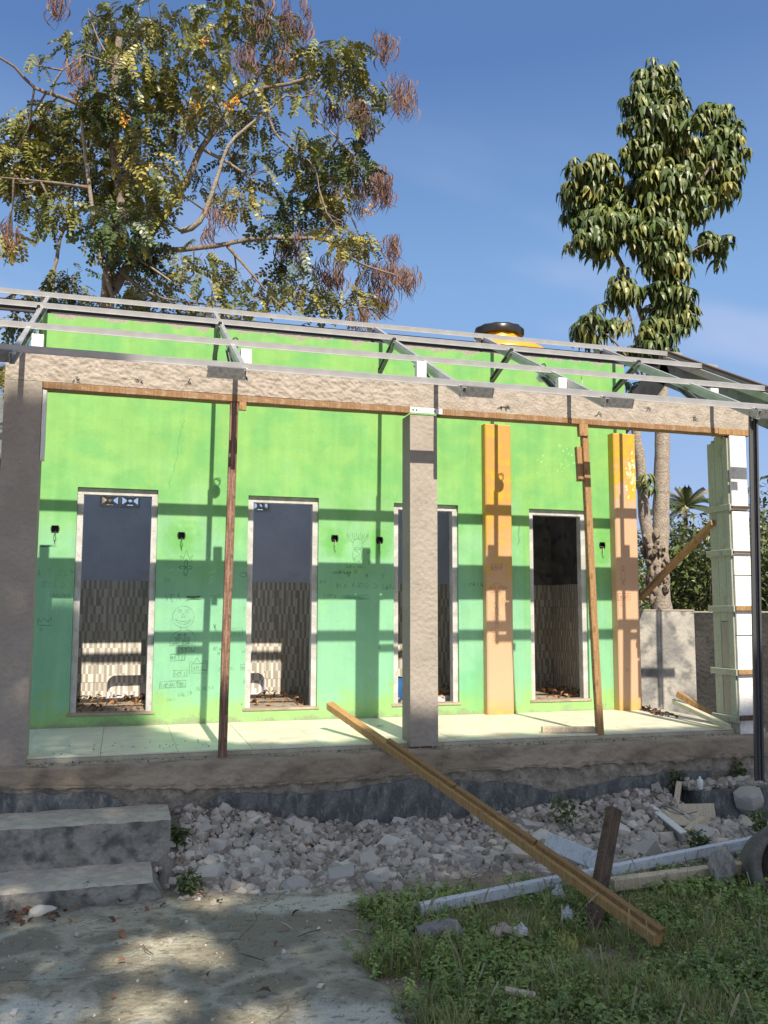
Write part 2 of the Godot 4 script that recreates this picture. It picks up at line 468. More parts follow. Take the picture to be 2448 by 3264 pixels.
	letters(o, "UTO", V.call(4.35, 0.435), 0.045, pale, 0.4); letters(o, "A", V.call(4.44, 0.66), 0.05, pen, 0.7)
	letters(o, "CRIAD", V.call(5.41, 1.28), 0.045, pen, 0.85); letters(o, "II", V.call(5.33, 1.27), 0.06, soft, 0.5)
	for k in 46:
		var x := rng.randf_range(x0 + .05, x1 - .05); var y := rng.randf_range(.4, 3.6); var l := rng.randf_range(.05, .35)
		for e in 14: o.dot(V.call(x + sin(e * .7 + k) * .002, y - l * e / 14.0), rng.randf_range(.003, .008), Color(.36, .60, .33) if k % 3 else Color(.72, .93, .66), .10)
	for k in 120:
		var q := Vector2(rng.randf_range(x0, x1), rng.randf_range(.1, 3.5))
		o.line(q, q + Vector2(rng.randfn(), rng.randfn()) * .05, .001, Color(.40, .66, .36), .35)
	# chips knocked out of the coat under the lintel of the last bay
	for i in 26: o.dot(V.call(6.18 + rng.randf() * 0.5, 2.66 + rng.randfn() * 0.12), rng.randf_range(0.003, 0.012), Color(0.62, 0.9, 0.5), 0.7)
	for i in 420: o.dot(V.call(rng.randf_range(x0, x1), 0.01 + absf(rng.randfn()) * 0.05), rng.randf_range(0.001, 0.006), Color(0.25, 0.36, 0.17), 0.3)
	for i in 90: o.dot(V.call(rng.randf_range(x0, x1), rng.randf_range(0.1, 3.5)), rng.randf_range(0.001, 0.003), pen, 0.6)
	return o

func paint_pilaster(sd: int, h: float) -> Wall:    # 0.4 m wide strip that wraps the left side and the front
	var s := 420.0
	var w := int(0.42 * s); var hh := int(h * s)
	var n1 := noise(sd, 0.012, 5).get_image(w, hh).get_data()
	var n2 := noise(sd + 3, 0.1, 3).get_image(w, hh).get_data()
	var o := Wall.new()
	o.im = Image.create(w, hh, false, Image.FORMAT_RGB8)
	o.x0 = 0.0; o.y1 = h; o.s = s
	var org := Vector3(0.58, 0.305, 0.080); var peach := Vector3(0.60, 0.375, 0.235); var yel := Vector3(0.60, 0.365, 0.040)
	for j in hh:
		var y := h - j / s
		for i in w:
			var a := n1[j * w + i] / 255.0; var g := n2[j * w + i] / 255.0
			var f := smoothstep(2.2, 1.0, y + (a - 0.5) * 0.8)
			if sd > 30: f = smoothstep(2.55, 2.2, y + (a - 0.5) * 0.7)
			var c := org.lerp(yel, smoothstep(0.5, 0.8, a) + (0.6 if sd > 30 else 0.0)).lerp(peach, clampf(f, 0, 1) * smoothstep(0.0, 0.35, y + 0.1))
			c *= 0.93 + g * 0.1
			o.im.set_pixel(i, j, Color(c.x, c.y, c.z).linear_to_srgb())
	return o

# ---------------------------------------------------------------- shared shapes
const SUN_M := 0.91          # a ray drops 0.91 m for each metre towards the wall
const ROOF_A := 3.87         # purlin line: y = ROOF_A - 0.5 z

func channel(w: float, h: float, t := 0.004, l := 0.012) -> PackedVector2Array:
	return PackedVector2Array([Vector2(0, -h / 2), Vector2(w, -h / 2), Vector2(w, -h / 2 + l), Vector2(w - t, -h / 2 + l), Vector2(w - t, -h / 2 + t), Vector2(t, -h / 2 + t), Vector2(t, h / 2 - t), Vector2(w - t, h / 2 - t), Vector2(w - t, h / 2 - l), Vector2(w, h / 2 - l), Vector2(w, h / 2), Vector2(0, h / 2)])

func hat(k := 1.0) -> PackedVector2Array:
	var q := PackedVector2Array([Vector2(-.042, 0), Vector2(-.019, 0), Vector2(-.011, .038), Vector2(.011, .038), Vector2(.019, 0), Vector2(.042, 0), Vector2(.042, .0025), Vector2(.0207, .0025), Vector2(.0127, .0405), Vector2(-.0127, .0405), Vector2(-.0207, .0025), Vector2(-.042, .0025)])
	for i in q.size(): q[i] *= k
	return q

func bar(lo: Vector3, hi: Vector3, bev := 0.004) -> ArrayMesh:
	var m := MB.new()
	m.box(lo, hi, bev)
	return m.mesh()

func profile(poly: PackedVector2Array, length: float) -> ArrayMesh:
	var m := MB.new()
	m.extrude(poly, 0, length)
	return m.mesh()

func timber(w: float, h: float, length: float, bev := 0.004) -> ArrayMesh:   # runs along local z, sawn: a little bowed, edges worn
	var m := MB.new()
	var n := maxi(2, int(length / .11))
	var ph := rng.randf() * TAU
	var rows := []
	for i in n + 1:
		var t := float(i) / n
		var c := Vector2(sin(t * 3.1 + ph), cos(t * 2.7 + ph)) * .0022 * minf(length, 2.0)
		c -= Vector2(sin(ph), cos(ph)).lerp(Vector2(sin(3.1 + ph), cos(2.7 + ph)), t) * .0022 * minf(length, 2.0)
		var row := []
		for q in [Vector2(w / 2 - bev, -h / 2), Vector2(w / 2, -h / 2 + bev), Vector2(w / 2, h / 2 - bev), Vector2(w / 2 - bev, h / 2), Vector2(-w / 2 + bev, h / 2), Vector2(-w / 2, h / 2 - bev), Vector2(-w / 2, -h / 2 + bev), Vector2(-w / 2 + bev, -h / 2)]:
			var e: Vector2 = q + c + Vector2(rng.randf_range(-1, 1), rng.randf_range(-1, 1)) * .0011
			var z := length * t
			if i == 0 or i == n: z += rng.randf_range(-.003, .003)
			row.append(Vector3(e.x, e.y, z))
		rows.append(row)
	for i in n:
		for k in 8:
			var k2 := (k + 1) % 8
			m.quad(rows[i][k], rows[i][k2], rows[i + 1][k2], rows[i + 1][k])
	for k in range(1, 7):
		m.tri(rows[n][0], rows[n][k], rows[n][k + 1])
		m.tri(rows[0][0], rows[0][k + 1], rows[0][k])
	return m.mesh()

# a wall with rectangular openings (x0, y0, x1, y1) facing +z at z1
func wall_mesh(x0: float, x1: float, y0: float, y1: float, z0: float, z1: float, holes: Array, uv0 := Vector2.ZERO, uvs := Vector2.ONE) -> ArrayMesh:
	var xs := [x0, x1]; var ys := [y0, y1]
	for h in holes:
		for k in [h[0], h[2]]:
			if not xs.has(k): xs.append(k)
		for k in [h[1], h[3]]:
			if not ys.has(k): ys.append(k)
	xs.sort(); ys.sort()
	var solid := func(i: int, j: int) -> bool:
		if i < 0 or j < 0 or i >= xs.size() - 1 or j >= ys.size() - 1: return false
		var c := Vector2((xs[i] + xs[i + 1]) * 0.5, (ys[j] + ys[j + 1]) * 0.5)
		for h in holes:
			if c.x > h[0] and c.x < h[2] and c.y > h[1] and c.y < h[3]: return false
		return true
	var m := MB.new()
	var T := func(p: Vector3) -> Vector2: return Vector2((p.x - uv0.x) * uvs.x, (uv0.y - p.y) * uvs.y)
	for i in xs.size() - 1:
		for j in ys.size() - 1:
			if not solid.call(i, j): continue
			var a := Vector3(xs[i], ys[j], z1); var b := Vector3(xs[i + 1], ys[j], z1); var c := Vector3(xs[i + 1], ys[j + 1], z1); var d := Vector3(xs[i], ys[j + 1], z1)
			var k := Vector3(0, 0, z0 - z1)
			m.quad_uv(a, b, c, d, T.call(a), T.call(b), T.call(c), T.call(d))
			m.quad_uv(b + k, a + k, d + k, c + k, T.call(b), T.call(a), T.call(d), T.call(c))
			if not solid.call(i - 1, j): m.quad_uv(a + k, a, d, d + k, T.call(a), T.call(a), T.call(d), T.call(d))
			if not solid.call(i + 1, j): m.quad_uv(b, b + k, c + k, c, T.call(b), T.call(b), T.call(c), T.call(c))
			if not solid.call(i, j - 1): m.quad_uv(a + k, b + k, b, a, T.call(a), T.call(b), T.call(b), T.call(a))
			if not solid.call(i, j + 1): m.quad_uv(d, c, c + k, d + k, T.call(d), T.call(c), T.call(c), T.call(d))
	return m.mesh()

# a box whose +z face is a rough sheet
func rough_slab(x0: float, x1: float, y0: float, y1: float, z0: float, z1: float, amp: Callable, cell := 0.02, wrap := 0.0) -> ArrayMesh:
	var m := MB.new()
	var nx := int((x1 - x0) / cell) + 1; var ny := int((y1 - y0) / cell) + 1
	m.sheet(nx, ny, func(i: int, j: int):
		var x: float = lerpf(x0, x1, float(i) / nx); var y: float = lerpf(y0, y1, float(j) / ny)
		var e: float = 0.0 if (i == 0 or j == 0 or i == nx or j == ny) else 1.0
		return Vector3(x, y, z1 + e * amp.call(x, y)), func(p: Vector3): return Vector2(p.x, -p.y))
	var A := Vector3(x0, y0, z1); var B := Vector3(x1, y0, z1); var C := Vector3(x1, y1, z1); var D := Vector3(x0, y1, z1)
	var k := Vector3(0, 0, z0 - z1)
	m.quad(B + k, A + k, D + k, C + k)
	m.quad(A + k, A, D, D + k); m.quad(B, B + k, C + k, C)
	m.quad(A + k, B + k, B, A); m.quad(D, C, C + k, D + k)
	return m.mesh()

func rock(sd: int, flat := 0.75) -> ArrayMesh:      # a chunk cut by random planes
	var r := RandomNumberGenerator.new()
	r.seed = sd
	var planes := []
	for k in 15:
		var nn := Vector3(r.randfn(), r.randfn(), r.randfn()).normalized()
		planes.append([nn, r.randf_range(0.52, .92)])
	var ph := (1.0 + sqrt(5.0)) / 2.0
	var V := [Vector3(-1, ph, 0), Vector3(1, ph, 0), Vector3(-1, -ph, 0), Vector3(1, -ph, 0), Vector3(0, -1, ph), Vector3(0, 1, ph), Vector3(0, -1, -ph), Vector3(0, 1, -ph), Vector3(ph, 0, -1), Vector3(ph, 0, 1), Vector3(-ph, 0, -1), Vector3(-ph, 0, 1)]
	var F := [[0, 11, 5], [0, 5, 1], [0, 1, 7], [0, 7, 10], [0, 10, 11], [1, 5, 9], [5, 11, 4], [11, 10, 2], [10, 7, 6], [7, 1, 8], [3, 9, 4], [3, 4, 2], [3, 2, 6], [3, 6, 8], [3, 8, 9], [4, 9, 5], [2, 4, 11], [6, 2, 10], [8, 6, 7], [9, 8, 1]]
	var cut := func(d: Vector3) -> Vector3:
		d = d.normalized()
		var t := 1.1
		for p in planes:
			var k: float = d.dot(p[0])
			if k > 0.02: t = minf(t, p[1] / k)
		return Vector3(d.x * t, d.y * t * flat, d.z * t * 0.85)
	var m := MB.new()
	for f in F:
		var a: Vector3 = V[f[0]]; var b: Vector3 = V[f[1]]; var c: Vector3 = V[f[2]]
		var ab := (a + b) * 0.5; var bc := (b + c) * 0.5; var ca := (c + a) * 0.5
		for q in [[a, ab, ca], [ab, b, bc], [ca, bc, c], [ab, bc, ca]]:
			m.out_tri(cut.call(q[0]), cut.call(q[1]), cut.call(q[2]), Vector3.ZERO)
	return m.mesh()

func chunk(sd: int) -> ArrayMesh:     # a broken block: skewed corners, each face ridged
	var r := RandomNumberGenerator.new()
	r.seed = sd
	var C := []
	for k in 8:
		var q := Vector3(1 if k & 1 else -1, 1 if k & 2 else -1, 1 if k & 4 else -1)
		C.append(q * Vector3(r.randf_range(.45, 1.0), r.randf_range(.40, .85), r.randf_range(.45, 1.0)))
	var m := MB.new()
	for a in 3:
		var b := 1 << ((a + 1) % 3); var c := 1 << ((a + 2) % 3)
		for s in 2:
			var k: int = s << a
			var P := [C[k], C[k | b], C[k | b | c], C[k | c]]
			var mid: Vector3 = (P[0] + P[1] + P[2] + P[3]) * .25
			mid = mid.lerp(P[r.randi() % 4], .35) * r.randf_range(1.0, 1.28)
			for e in 4: m.out_tri(P[e], P[(e + 1) % 4], mid, Vector3.ZERO)
	return m.mesh()

func leaf_mesh(l: float, w: float, droop := 0.3, fold := 0.25, seg := 3) -> ArrayMesh:    # points along +z, drooping to -y
	var m := MB.new()
	var prev := []
	for i in seg + 1:
		var t := float(i) / seg
		var hw := w * 0.5 * sin(PI * clampf(t * 0.9 + 0.06, 0, 1))
		var c := Vector3(0, -droop * l * t * t, l * t * (1.0 - droop * 0.3 * t))
		var row := [c + Vector3(-hw, hw * fold, 0), c, c + Vector3(hw, hw * fold, 0)]
		if i > 0:
			m.quad(prev[0], row[0], row[1], prev[1])
			m.quad(prev[1], row[1], row[2], prev[2])
		prev = row
	return m.mesh()

func join(m: MB, src: ArrayMesh, t: Transform3D, c := Color(1, 1, 1)) -> void:
	var a := src.surface_get_arrays(0)
	var V: PackedVector3Array = a[Mesh.ARRAY_VERTEX]; var N: PackedVector3Array = a[Mesh.ARRAY_NORMAL]; var U: PackedVector2Array = a[Mesh.ARRAY_TEX_UV]; var I: PackedInt32Array = a[Mesh.ARRAY_INDEX]
	var s := m.v.size()
	for i in V.size():
		m.v.append(t * V[i]); m.n.append((t.basis * N[i]).normalized()); m.uv.append(U[i]); m.col.append(c)
	for i in I: m.ix.append(s + i)

func rnd_basis(tilt := 1.0) -> Basis:
	return Basis(Vector3.UP, rng.randf() * TAU) * Basis(Vector3.RIGHT, rng.randf_range(-1, 1) * tilt) * Basis(Vector3.BACK, rng.randf_range(-1, 1) * tilt)

func rubble_top(x: float, z: float) -> float:
	var hp := -0.40
	if x < 3.7: hp = lerpf(-0.35, -0.53, smoothstep(2.55, 3.7, x))
	elif x < 4.7: hp = -0.55
	elif x < 5.6: hp = lerpf(-0.55, -0.48, smoothstep(4.7, 5.6, x))
	else: hp = lerpf(-0.48, -0.42, smoothstep(5.6, 6.2, x)) - .20 * smoothstep(6.35, 6.6, x)
	var zb := 2.76 + 0.12 * sin(x * 1.9) - 0.22 * smoothstep(3.3, 3.9, x) + 0.35 * smoothstep(4.4, 5.4, x)
	var t := clampf((z - 1.78) / (zb - 1.78), 0, 1)
	return lerpf(hp, -0.75, pow(t, 0.85)) + 0.03 * sin(x * 7.0 + z * 5.0) * (1.0 - t) * t * 4.0 + 0.012 * sin(x * 23.0) * (1.0 - t)

func ground_y(x: float, z: float) -> float:
	return -0.745 + 0.012 * sin(x * 2.3 + 1.0) * sin(z * 1.9) + 0.03 * smoothstep(3.5, 5.5, x) * sin(x * 1.3 + z)

func make_materials() -> void:
	M.wood_bump = nnorm(71, 0.05, 3.0, 4, 256)
	var grit := nnorm(72, 0.06, 5.0, 5, 512)
	var fine := nnorm(73, 0.12, 3.0, 4, 256)
	M.grit = grit
	M.beam = mat(layered(21, Vector3(.375, .325, .275), Vector3(.45, .395, .34), Vector3(.28, .24, .20), .40, 512, .12), .92, grit, Vector3(1.1, 1.1, 1.1), .6)
	M.column = mat(layered(22, Vector3(.345, .305, .258), Vector3(.385, .342, .292), Vector3(.31, .27, .228), .30, 512, .08, .007), .9, fine, Vector3(.6, .6, .6), .35)
	M.plinth = mat(layered(23, Vector3(.315, .255, .185), Vector3(.42, .35, .265), Vector3(.17, .14, .105), .46, 512, .10, .006), .93, fine, Vector3(.34, .5, .5), .5)
	M.mortar = mat(layered(123, Vector3(.27, .235, .185), Vector3(.39, .345, .28), Vector3(.14, .12, .095), .46, 512, .16, .014), .95, grit, Vector3(.9, .9, .9), .8)
	M.dark_cement = mat(layered(24, Vector3(.095, .105, .105), Vector3(.165, .175, .165), Vector3(.30, .295, .26), .42, 512, .12, .010), .85, grit, Vector3(1.6, .7, 1.2), .7)
	M.mould_cement = mat(layered(25, Vector3(.24, .23, .20), Vector3(.36, .34, .295), Vector3(.075, .08, .075), .56, 512, .12, .009), .93, grit, Vector3(.55, .55, .55), .7)
	M.step_top = mat(layered(26, Vector3(.47, .42, .33), Vector3(.56, .51, .42), Vector3(.36, .32, .25), .40, 512, .14), .93, grit, Vector3(1, 1, 1), .7)
	M.bwall = mat(layered(27, Vector3(.23, .225, .215), Vector3(.42, .395, .35), Vector3(.12, .12, .12), .48, 512, .09, .0065), .92, fine, Vector3(.5, .5, .5), .3)
	M.bwall_shade = mat(layered(28, Vector3(.022, .022, .021), Vector3(.038, .036, .033), Vector3(.013, .013, .013), .46, 512, .12, .006), .92, fine, Vector3(.6, .5, .6), .7)  # near-black colour stands in for the shade on this stretch of wall
	M.soil = mat(layered(29, Vector3(.27, .215, .15), Vector3(.36, .30, .215), Vector3(.15, .12, .08), .45, 512, .2), .97, grit, Vector3(.5, .5, .5), 1.0)
	M.rubble_bed = mat(layered(30, Vector3(.19, .168, .14), Vector3(.27, .245, .205), Vector3(.09, .078, .06), .42, 512, .25), .97, grit, Vector3(1.1, 1.1, 1.1), 1.2)  # dark tone puts the shade of the gaps between stones into the bed
	M.stone = []
	for k in 4:
		var b: Vector3 = [Vector3(.62, .555, .46), Vector3(.54, .505, .445), Vector3(.67, .63, .55), Vector3(.45, .425, .385)][k]
		M.stone.append(mat(ntex(40 + k, .02, [[0.2, b.x * .75, b.y * .74, b.z * .72], [0.55, b.x, b.y, b.z], [0.85, b.x * 1.12, b.y * 1.12, b.z * 1.12]], 5), .95, fine, Vector3(4, 4, 4), .7))
	M.tan_wood = wood(51, Vector3(.40, .235, .085), Vector3(.50, .31, .125), Vector3(.25, .14, .05))
	M.form_wood = wood(52, Vector3(.25, .135, .058), Vector3(.32, .19, .095), Vector3(.38, .30, .22))
	M.red_wood = wood(53, Vector3(.155, .075, .045), Vector3(.30, .185, .13), Vector3(.085, .04, .025))
	M.strip_wood = wood(57, Vector3(.25, .14, .05), Vector3(.33, .195, .075), Vector3(.15, .08, .03))
	M.brown_wood = wood(54, Vector3(.33, .185, .075), Vector3(.42, .255, .12), Vector3(.20, .105, .04))
	M.stake_wood = wood(55, Vector3(.085, .052, .030), Vector3(.13, .083, .050), Vector3(.035, .022, .014))
	M.moss_board = wood(56, Vector3(.36, .37, .30), Vector3(.43, .44, .365), Vector3(.25, .255, .20))
	M.white_board = wood(57, Vector3(.78, .77, .74), Vector3(.84, .83, .81), Vector3(.62, .58, .52))
	M.blue_board = wood(58, Vector3(.58, .62, .68), Vector3(.68, .71, .74), Vector3(.45, .46, .45))
	M.pale_wood = wood(59, Vector3(.55, .45, .31), Vector3(.63, .54, .40), Vector3(.40, .31, .20))
	M.cream_cut = wood(60, Vector3(.55, .54, .40), Vector3(.62, .60, .47), Vector3(.42, .40, .28))
	M.zinc = mat(ntex(61, .012, [[0.2, .45, .455, .465], [0.6, .50, .505, .515], [0.9, .56, .56, .57]], 4), .38, null, Vector3(1.3, 1.3, 1.3))
	M.zinc.metallic = .35
	M.zinc_dark = mat(ntex(62, .03, [[0.2, .16, .165, .17], [0.7, .24, .245, .25]], 4), .45, null, Vector3(3, 3, 3))
	M.zinc_dark.metallic = .2
	M.fascia = mat(layered(63, Vector3(.20, .215, .195), Vector3(.27, .285, .255), Vector3(.13, .14, .125), .3, 256), .85, null, Vector3(1, 1, 1))
	M.fascia_top = plain(lin(.11, .07, .045), .9)
	M.white_paint = mat(ntex(64, .02, [[0.2, .74, .73, .71], [0.7, .82, .82, .81]], 4), .6, null, Vector3(3, 3, 3))
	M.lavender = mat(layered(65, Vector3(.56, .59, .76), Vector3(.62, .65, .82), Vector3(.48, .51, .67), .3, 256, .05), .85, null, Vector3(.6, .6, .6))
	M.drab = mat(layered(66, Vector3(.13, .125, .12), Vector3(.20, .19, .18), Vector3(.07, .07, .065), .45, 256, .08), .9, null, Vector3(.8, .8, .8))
	M.frame = mat(layered(67, Vector3(.46, .45, .43), Vector3(.56, .555, .54), Vector3(.36, .35, .33), .35, 256, .10), .85, fine, Vector3(1.5, 1.5, 1.5), .4)
	M.floor_tile = []
	for k in 3: M.floor_tile.append(mat(layered(80 + k * 3, Vector3(.70, .69, .53), Vector3(.76, .75, .60), Vector3(.55, .53, .42), .30 + .04 * k, 256, .05, .012), .42, null, Vector3(.9, .9, .9)))
	M.grout = mat(layered(90, Vector3(.42, .39, .30), Vector3(.50, .47, .37), Vector3(.3, .27, .2), .4, 256), .95, null, Vector3(1, 1, 1))
	M.black = plain(lin(.012, .012, .012), .5)
	M.wire = plain(lin(.05, .05, .05), .5)
	M.pale_wire = plain(lin(.6, .6, .58), .5)
	M.orange_tank = plain(lin(.80, .36, .025), .38)
	M.tank_lid = plain(lin(.022, .022, .022), .28)
	M.bark = mat(layered(91, Vector3(.30, .25, .20), Vector3(.40, .345, .285), Vector3(.15, .12, .09), .36, 512, .15, .02), .95, grit, Vector3(1.2, .7, 1.2), 1.2)
	M.bark_dark = mat(layered(92, Vector3(.20, .155, .12), Vector3(.30, .245, .195), Vector3(.09, .068, .05), .42, 512, .15, .02), .95, grit, Vector3(1.4, .9, 1.4), 1.0)
	M.leaf = leafy(Color(1, 1, 1), Color(.35, .38, .2), .42)
	M.leaf_dull = leafy(Color(1, 1, 1), Color(.2, .2, .15), .8)
	M.grass = leafy(Color(1, 1, 1), Color(.3, .34, .2), .6)
	M.dry = leafy(Color(1, 1, 1), Color(.1, .08, .05), .8)
	# mosaic print of the bathroom tiles: upright bars in three tones, rows shifted
	M.mosaic = []
	for k in 5:
		var r := RandomNumberGenerator.new()
		r.seed = 400 + k
		var im := Image.create(216, 180, false, Image.FORMAT_RGB8)
		for row in 3:
			var since := r.randi() % 3
			for b in 9:
				var tone := 2 + r.randi() % 2
				since += 1
				if since > 1 + r.randi() % 2:
					tone = 1; since = 0
				elif r.randf() < .4: tone = 0
				var c: Color = [lin(.74, .71, .65), lin(.40, .365, .30), lin(.66, .63, .565), lin(.56, .525, .46)][tone]
				im.fill_rect(Rect2i(b * 24, row * 60, 24, 60), c)
				im.fill_rect(Rect2i(b * 24, row * 60, 1, 60), c.darkened(.10))
			im.fill_rect(Rect2i(0, row * 60, 216, 1), lin(.55, .53, .48))
		var m := StandardMaterial3D.new()
		m.albedo_texture = ImageTexture.create_from_image(im)
		m.roughness = .3
		M.mosaic.append(m)

# ---------------------------------------------------------------- the toilet block
const DOORS := [[1.600, .123, 2.310, 2.146], [3.147, .123, 3.834, 2.128], [4.601, .123, 5.289, 2.108], [6.084, .123, 6.750, 2.100]]
const SWITCHES := [[1.421, 1.756], [2.530, 1.725], [3.996, 1.735], [4.453, 1.728], [6.937, 1.733]]

func tile_field(parent: Node3D, t: Transform3D, w: float, h: float, holes: Array, sd: int) -> void:   # tiles in local x right, y up, facing +z; courses counted from the top
	var tw := 0.24; var th := 0.27; var gap := 0.0015
	var cols := int(ceil(w / tw)); var rows := int(ceil(h / th))
	for i in cols:
		for j in rows:
			var rects := [[i * tw + gap, maxf(h - (j + 1) * th + gap, 0.0), minf((i + 1) * tw - gap, w), h - j * th - gap]]
			for ho in holes:
				var left := []
				for r in rects:
					if r[2] <= ho[0] or r[0] >= ho[2] or r[3] <= ho[1] or r[1] >= ho[3]:
						left.append(r); continue
					if r[0] < ho[0]: left.append([r[0], r[1], ho[0], r[3]])
					if r[2] > ho[2]: left.append([ho[2], r[1], r[2], r[3]])
					if r[3] > ho[3]: left.append([maxf(r[0], ho[0]), ho[3], minf(r[2], ho[2]), r[3]])
					if r[1] < ho[1]: left.append([maxf(r[0], ho[0]), r[1], minf(r[2], ho[2]), ho[1]])
				rects = left
			for r in rects:
				if r[2] - r[0] < 0.006 or r[3] - r[1] < 0.006: continue
				var m := MB.new()
				m.box(Vector3(r[0], r[1], 0), Vector3(r[2], r[3], 0.008 + 0.0012 * ((i * 7 + j * 5 + sd) % 3)))
				for k in m.v.size():
					m.uv[k] = Vector2((m.v[k].x - i * tw) / tw, (h - j * th - m.v[k].y) / th)
				put("wall_tile", m.mesh(), M.mosaic[(i * 3 + j * 2 + sd + (i * j) % 3) % 5], parent, t)

func kerb_foot(x: float) -> float:     # underside of the edge beam, not quite level
	return -.160 - .078 * smoothstep(1.1, 2.9, x) + .028 * smoothstep(3.5, 4.3, x)

func build_block() -> void:
	var b := thing("toilet_block", "lime green toilet block with four empty doorways, without a roof covering", "building", Vector3(4.2, -.75, .5))
	# porch slab and plinth
	var m := MB.new()
	m.box(Vector3(1.0, -.80, -1.95), Vector3(7.62, -.014, 1.585), 0)
	var slab := put("porch_slab", m.mesh(), M.grout, b)
	for i in 12:
		for j in 3:
			var x0 := 1.35 + .55 * (i - 1) + .0015; var x1 := minf(x0 + .547, 7.33); var z1 := 1.575 - .55 * j; var z0 := maxf(z1 - .547, .002)
			if i == 0: x0 = 1.23
			if x1 - x0 < .05: continue
			put("floor_tile", bar(Vector3(x0, -.012, z0), Vector3(x1, .0015 * ((i * 5 + j * 3) % 3) * .5, z1), .0015), M.floor_tile[(i * 2 + j) % 3], slab)
	var rn := noise(5, 1.6, 4)
	var rf := noise(6, 9.0, 3)
	var kerb := put("plinth", rough_slab(.9, 7.62, -.80, -.10, 1.587, 1.742, func(x: float, y: float): return rn.get_noise_2d(x * 2.2, y * 2.2) * .030 + rf.get_noise_2d(x, y) * .014, .02), M.mortar, b)
	m = MB.new()
	m.sheet(300, 12, func(i: int, j: int):
		var x := lerpf(.9, 7.62, i / 300.0); var y: float = lerpf(kerb_foot(x) + .008 * rf.get_noise_2d(x, 1.0), -.043, j / 12.0)
		return Vector3(x, y, 1.768 + rn.get_noise_2d(x, y * 2.0) * .005 + rf.get_noise_2d(x, y) * .002 - (.010 if j == 12 or j == 0 else 0.0)), func(p: Vector3): return Vector2(p.x, -p.y))
	m.sheet(300, 3, func(i: int, j: int):
		var x := lerpf(.9, 7.62, i / 300.0)
		return Vector3(x, -.043 + .003 * rf.get_noise_2d(x, j * 3.0), lerpf(1.757, 1.587, j / 3.0)), func(p: Vector3): return Vector2(p.x, p.z))
	m.sheet(300, 1, func(i: int, j: int):
		var x := lerpf(.9, 7.62, i / 300.0)
		return Vector3(x, kerb_foot(x) + .008 * rf.get_noise_2d(x, 1.0), lerpf(1.70, 1.758, j)), func(p: Vector3): return Vector2(p.x, p.z))
	put("edge_beam", m.mesh(), M.plinth, kerb)
	# broken lip between the beam and the footing
	m = MB.new()
	m.sheet(300, 8, func(i: int, j: int):
		var x := lerpf(.9, 7.62, i / 300.0)
		var c: float = kerb_foot(x) + .012 * rn.get_noise_2d(x * 2.0, 7.0)
		var an := PI * j / 8.0 - PI / 2
		var r: float = maxf(.002, .004 + .018 * rf.get_noise_2d(x, 3.0) + .020 * rn.get_noise_2d(x * 2.0, 9.0))
		return Vector3(x, c + sin(an) * r * 2.0 + .006 * rf.get_noise_2d(x * 2.0, j), 1.762 + cos(an) * r), func(p: Vector3): return Vector2(p.x, -p.y))
	put("concrete_lip", m.mesh(), M.plinth, kerb)
	# dark cement render on the footing, with a ragged upper edge
	m = MB.new()
	var edge := func(x: float) -> float:
		var e: float = kerb_foot(x) - .045 - .03 * smoothstep(2.6, 3.4, x) + .018 * rn.get_noise_2d(x * 3.0, 4.0) + .012 * rf.get_noise_2d(x, 5.0)
		e += .03 * exp(-pow((x - 4.17) / .25, 2))
		e -= .035 * smoothstep(4.5, 5.0, x) + .09 * exp(-pow((x - 5.42) / .24, 2)) + .05 * exp(-pow((x - 5.8) / .3, 2))
		if x > 1.95 and x < 2.75: e -= .22 * (1.0 - absf(x - 2.35) / .40)
		return e
	var P := PackedVector2Array()
	for i in 261:
		var x := lerpf(.9, 6.9, i / 260.0)
		P.append(Vector2(x, edge.call(x)))
	for i in 260:
		var a := P[i]; var c := P[i + 1]
		var zz := 1.785
		m.quad(Vector3(a.x, -.8, zz), Vector3(c.x, -.8, zz), Vector3(c.x, c.y, zz - .004), Vector3(a.x, a.y, zz - .004))
		m.quad(Vector3(a.x, a.y, zz - .004), Vector3(c.x, c.y, zz - .004), Vector3(c.x, c.y + .004, 1.755), Vector3(a.x, a.y + .004, 1.755))
	put("cement_render", m.mesh(), M.dark_cement, kerb)
	# front wall
	var holes := DOORS.duplicate()
	for s in SWITCHES: holes.append([s[0] - .031, s[1] - .033, s[0] + .031, s[1] + .033])
	var W := paint_wall(1.2, 7.26, -.02, 3.74, 300.0)
	var wm := StandardMaterial3D.new()
	wm.albedo_texture = ImageTexture.create_from_image(W.im)
	wm.roughness = .82
	wm.normal_enabled = true
	wm.normal_texture = nnorm(74, .02, 2.0, 5, 512)
	wm.normal_scale = .35
	var wall := put("wall", wall_mesh(1.2, 7.26, -.02, 3.74, -.12, 0, holes, Vector2(1.2, 3.74), Vector2(1.0 / 6.06, 1.0 / 3.76)), wm, b)
	wall.set_meta("label", "lime green painted front wall with pencil scribbles and bar shadows")
	# ragged mortar along the top
	m = MB.new()
	m.sheet(240, 4, func(i: int, j: int):
		var x := lerpf(1.2, 7.26, i / 240.0)
		var an := PI * j / 4.0
		return Vector3(x, 3.735 + maxf(0.0, sin(an)) * (.012 + .016 * absf(rf.get_noise_2d(x * 1.5, 2.0))), -.06 + cos(an) * .058), func(p: Vector3): return Vector2(p.x, p.z))
	put("mortar_crest", m.mesh(), M.column, wall)
	# the other walls, rooms without a ceiling
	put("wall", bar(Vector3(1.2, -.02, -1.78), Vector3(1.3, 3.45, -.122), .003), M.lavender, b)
	put("wall", bar(Vector3(7.15, -.02, -1.78), Vector3(7.255, 3.6, -.122), .003), M.drab, b)
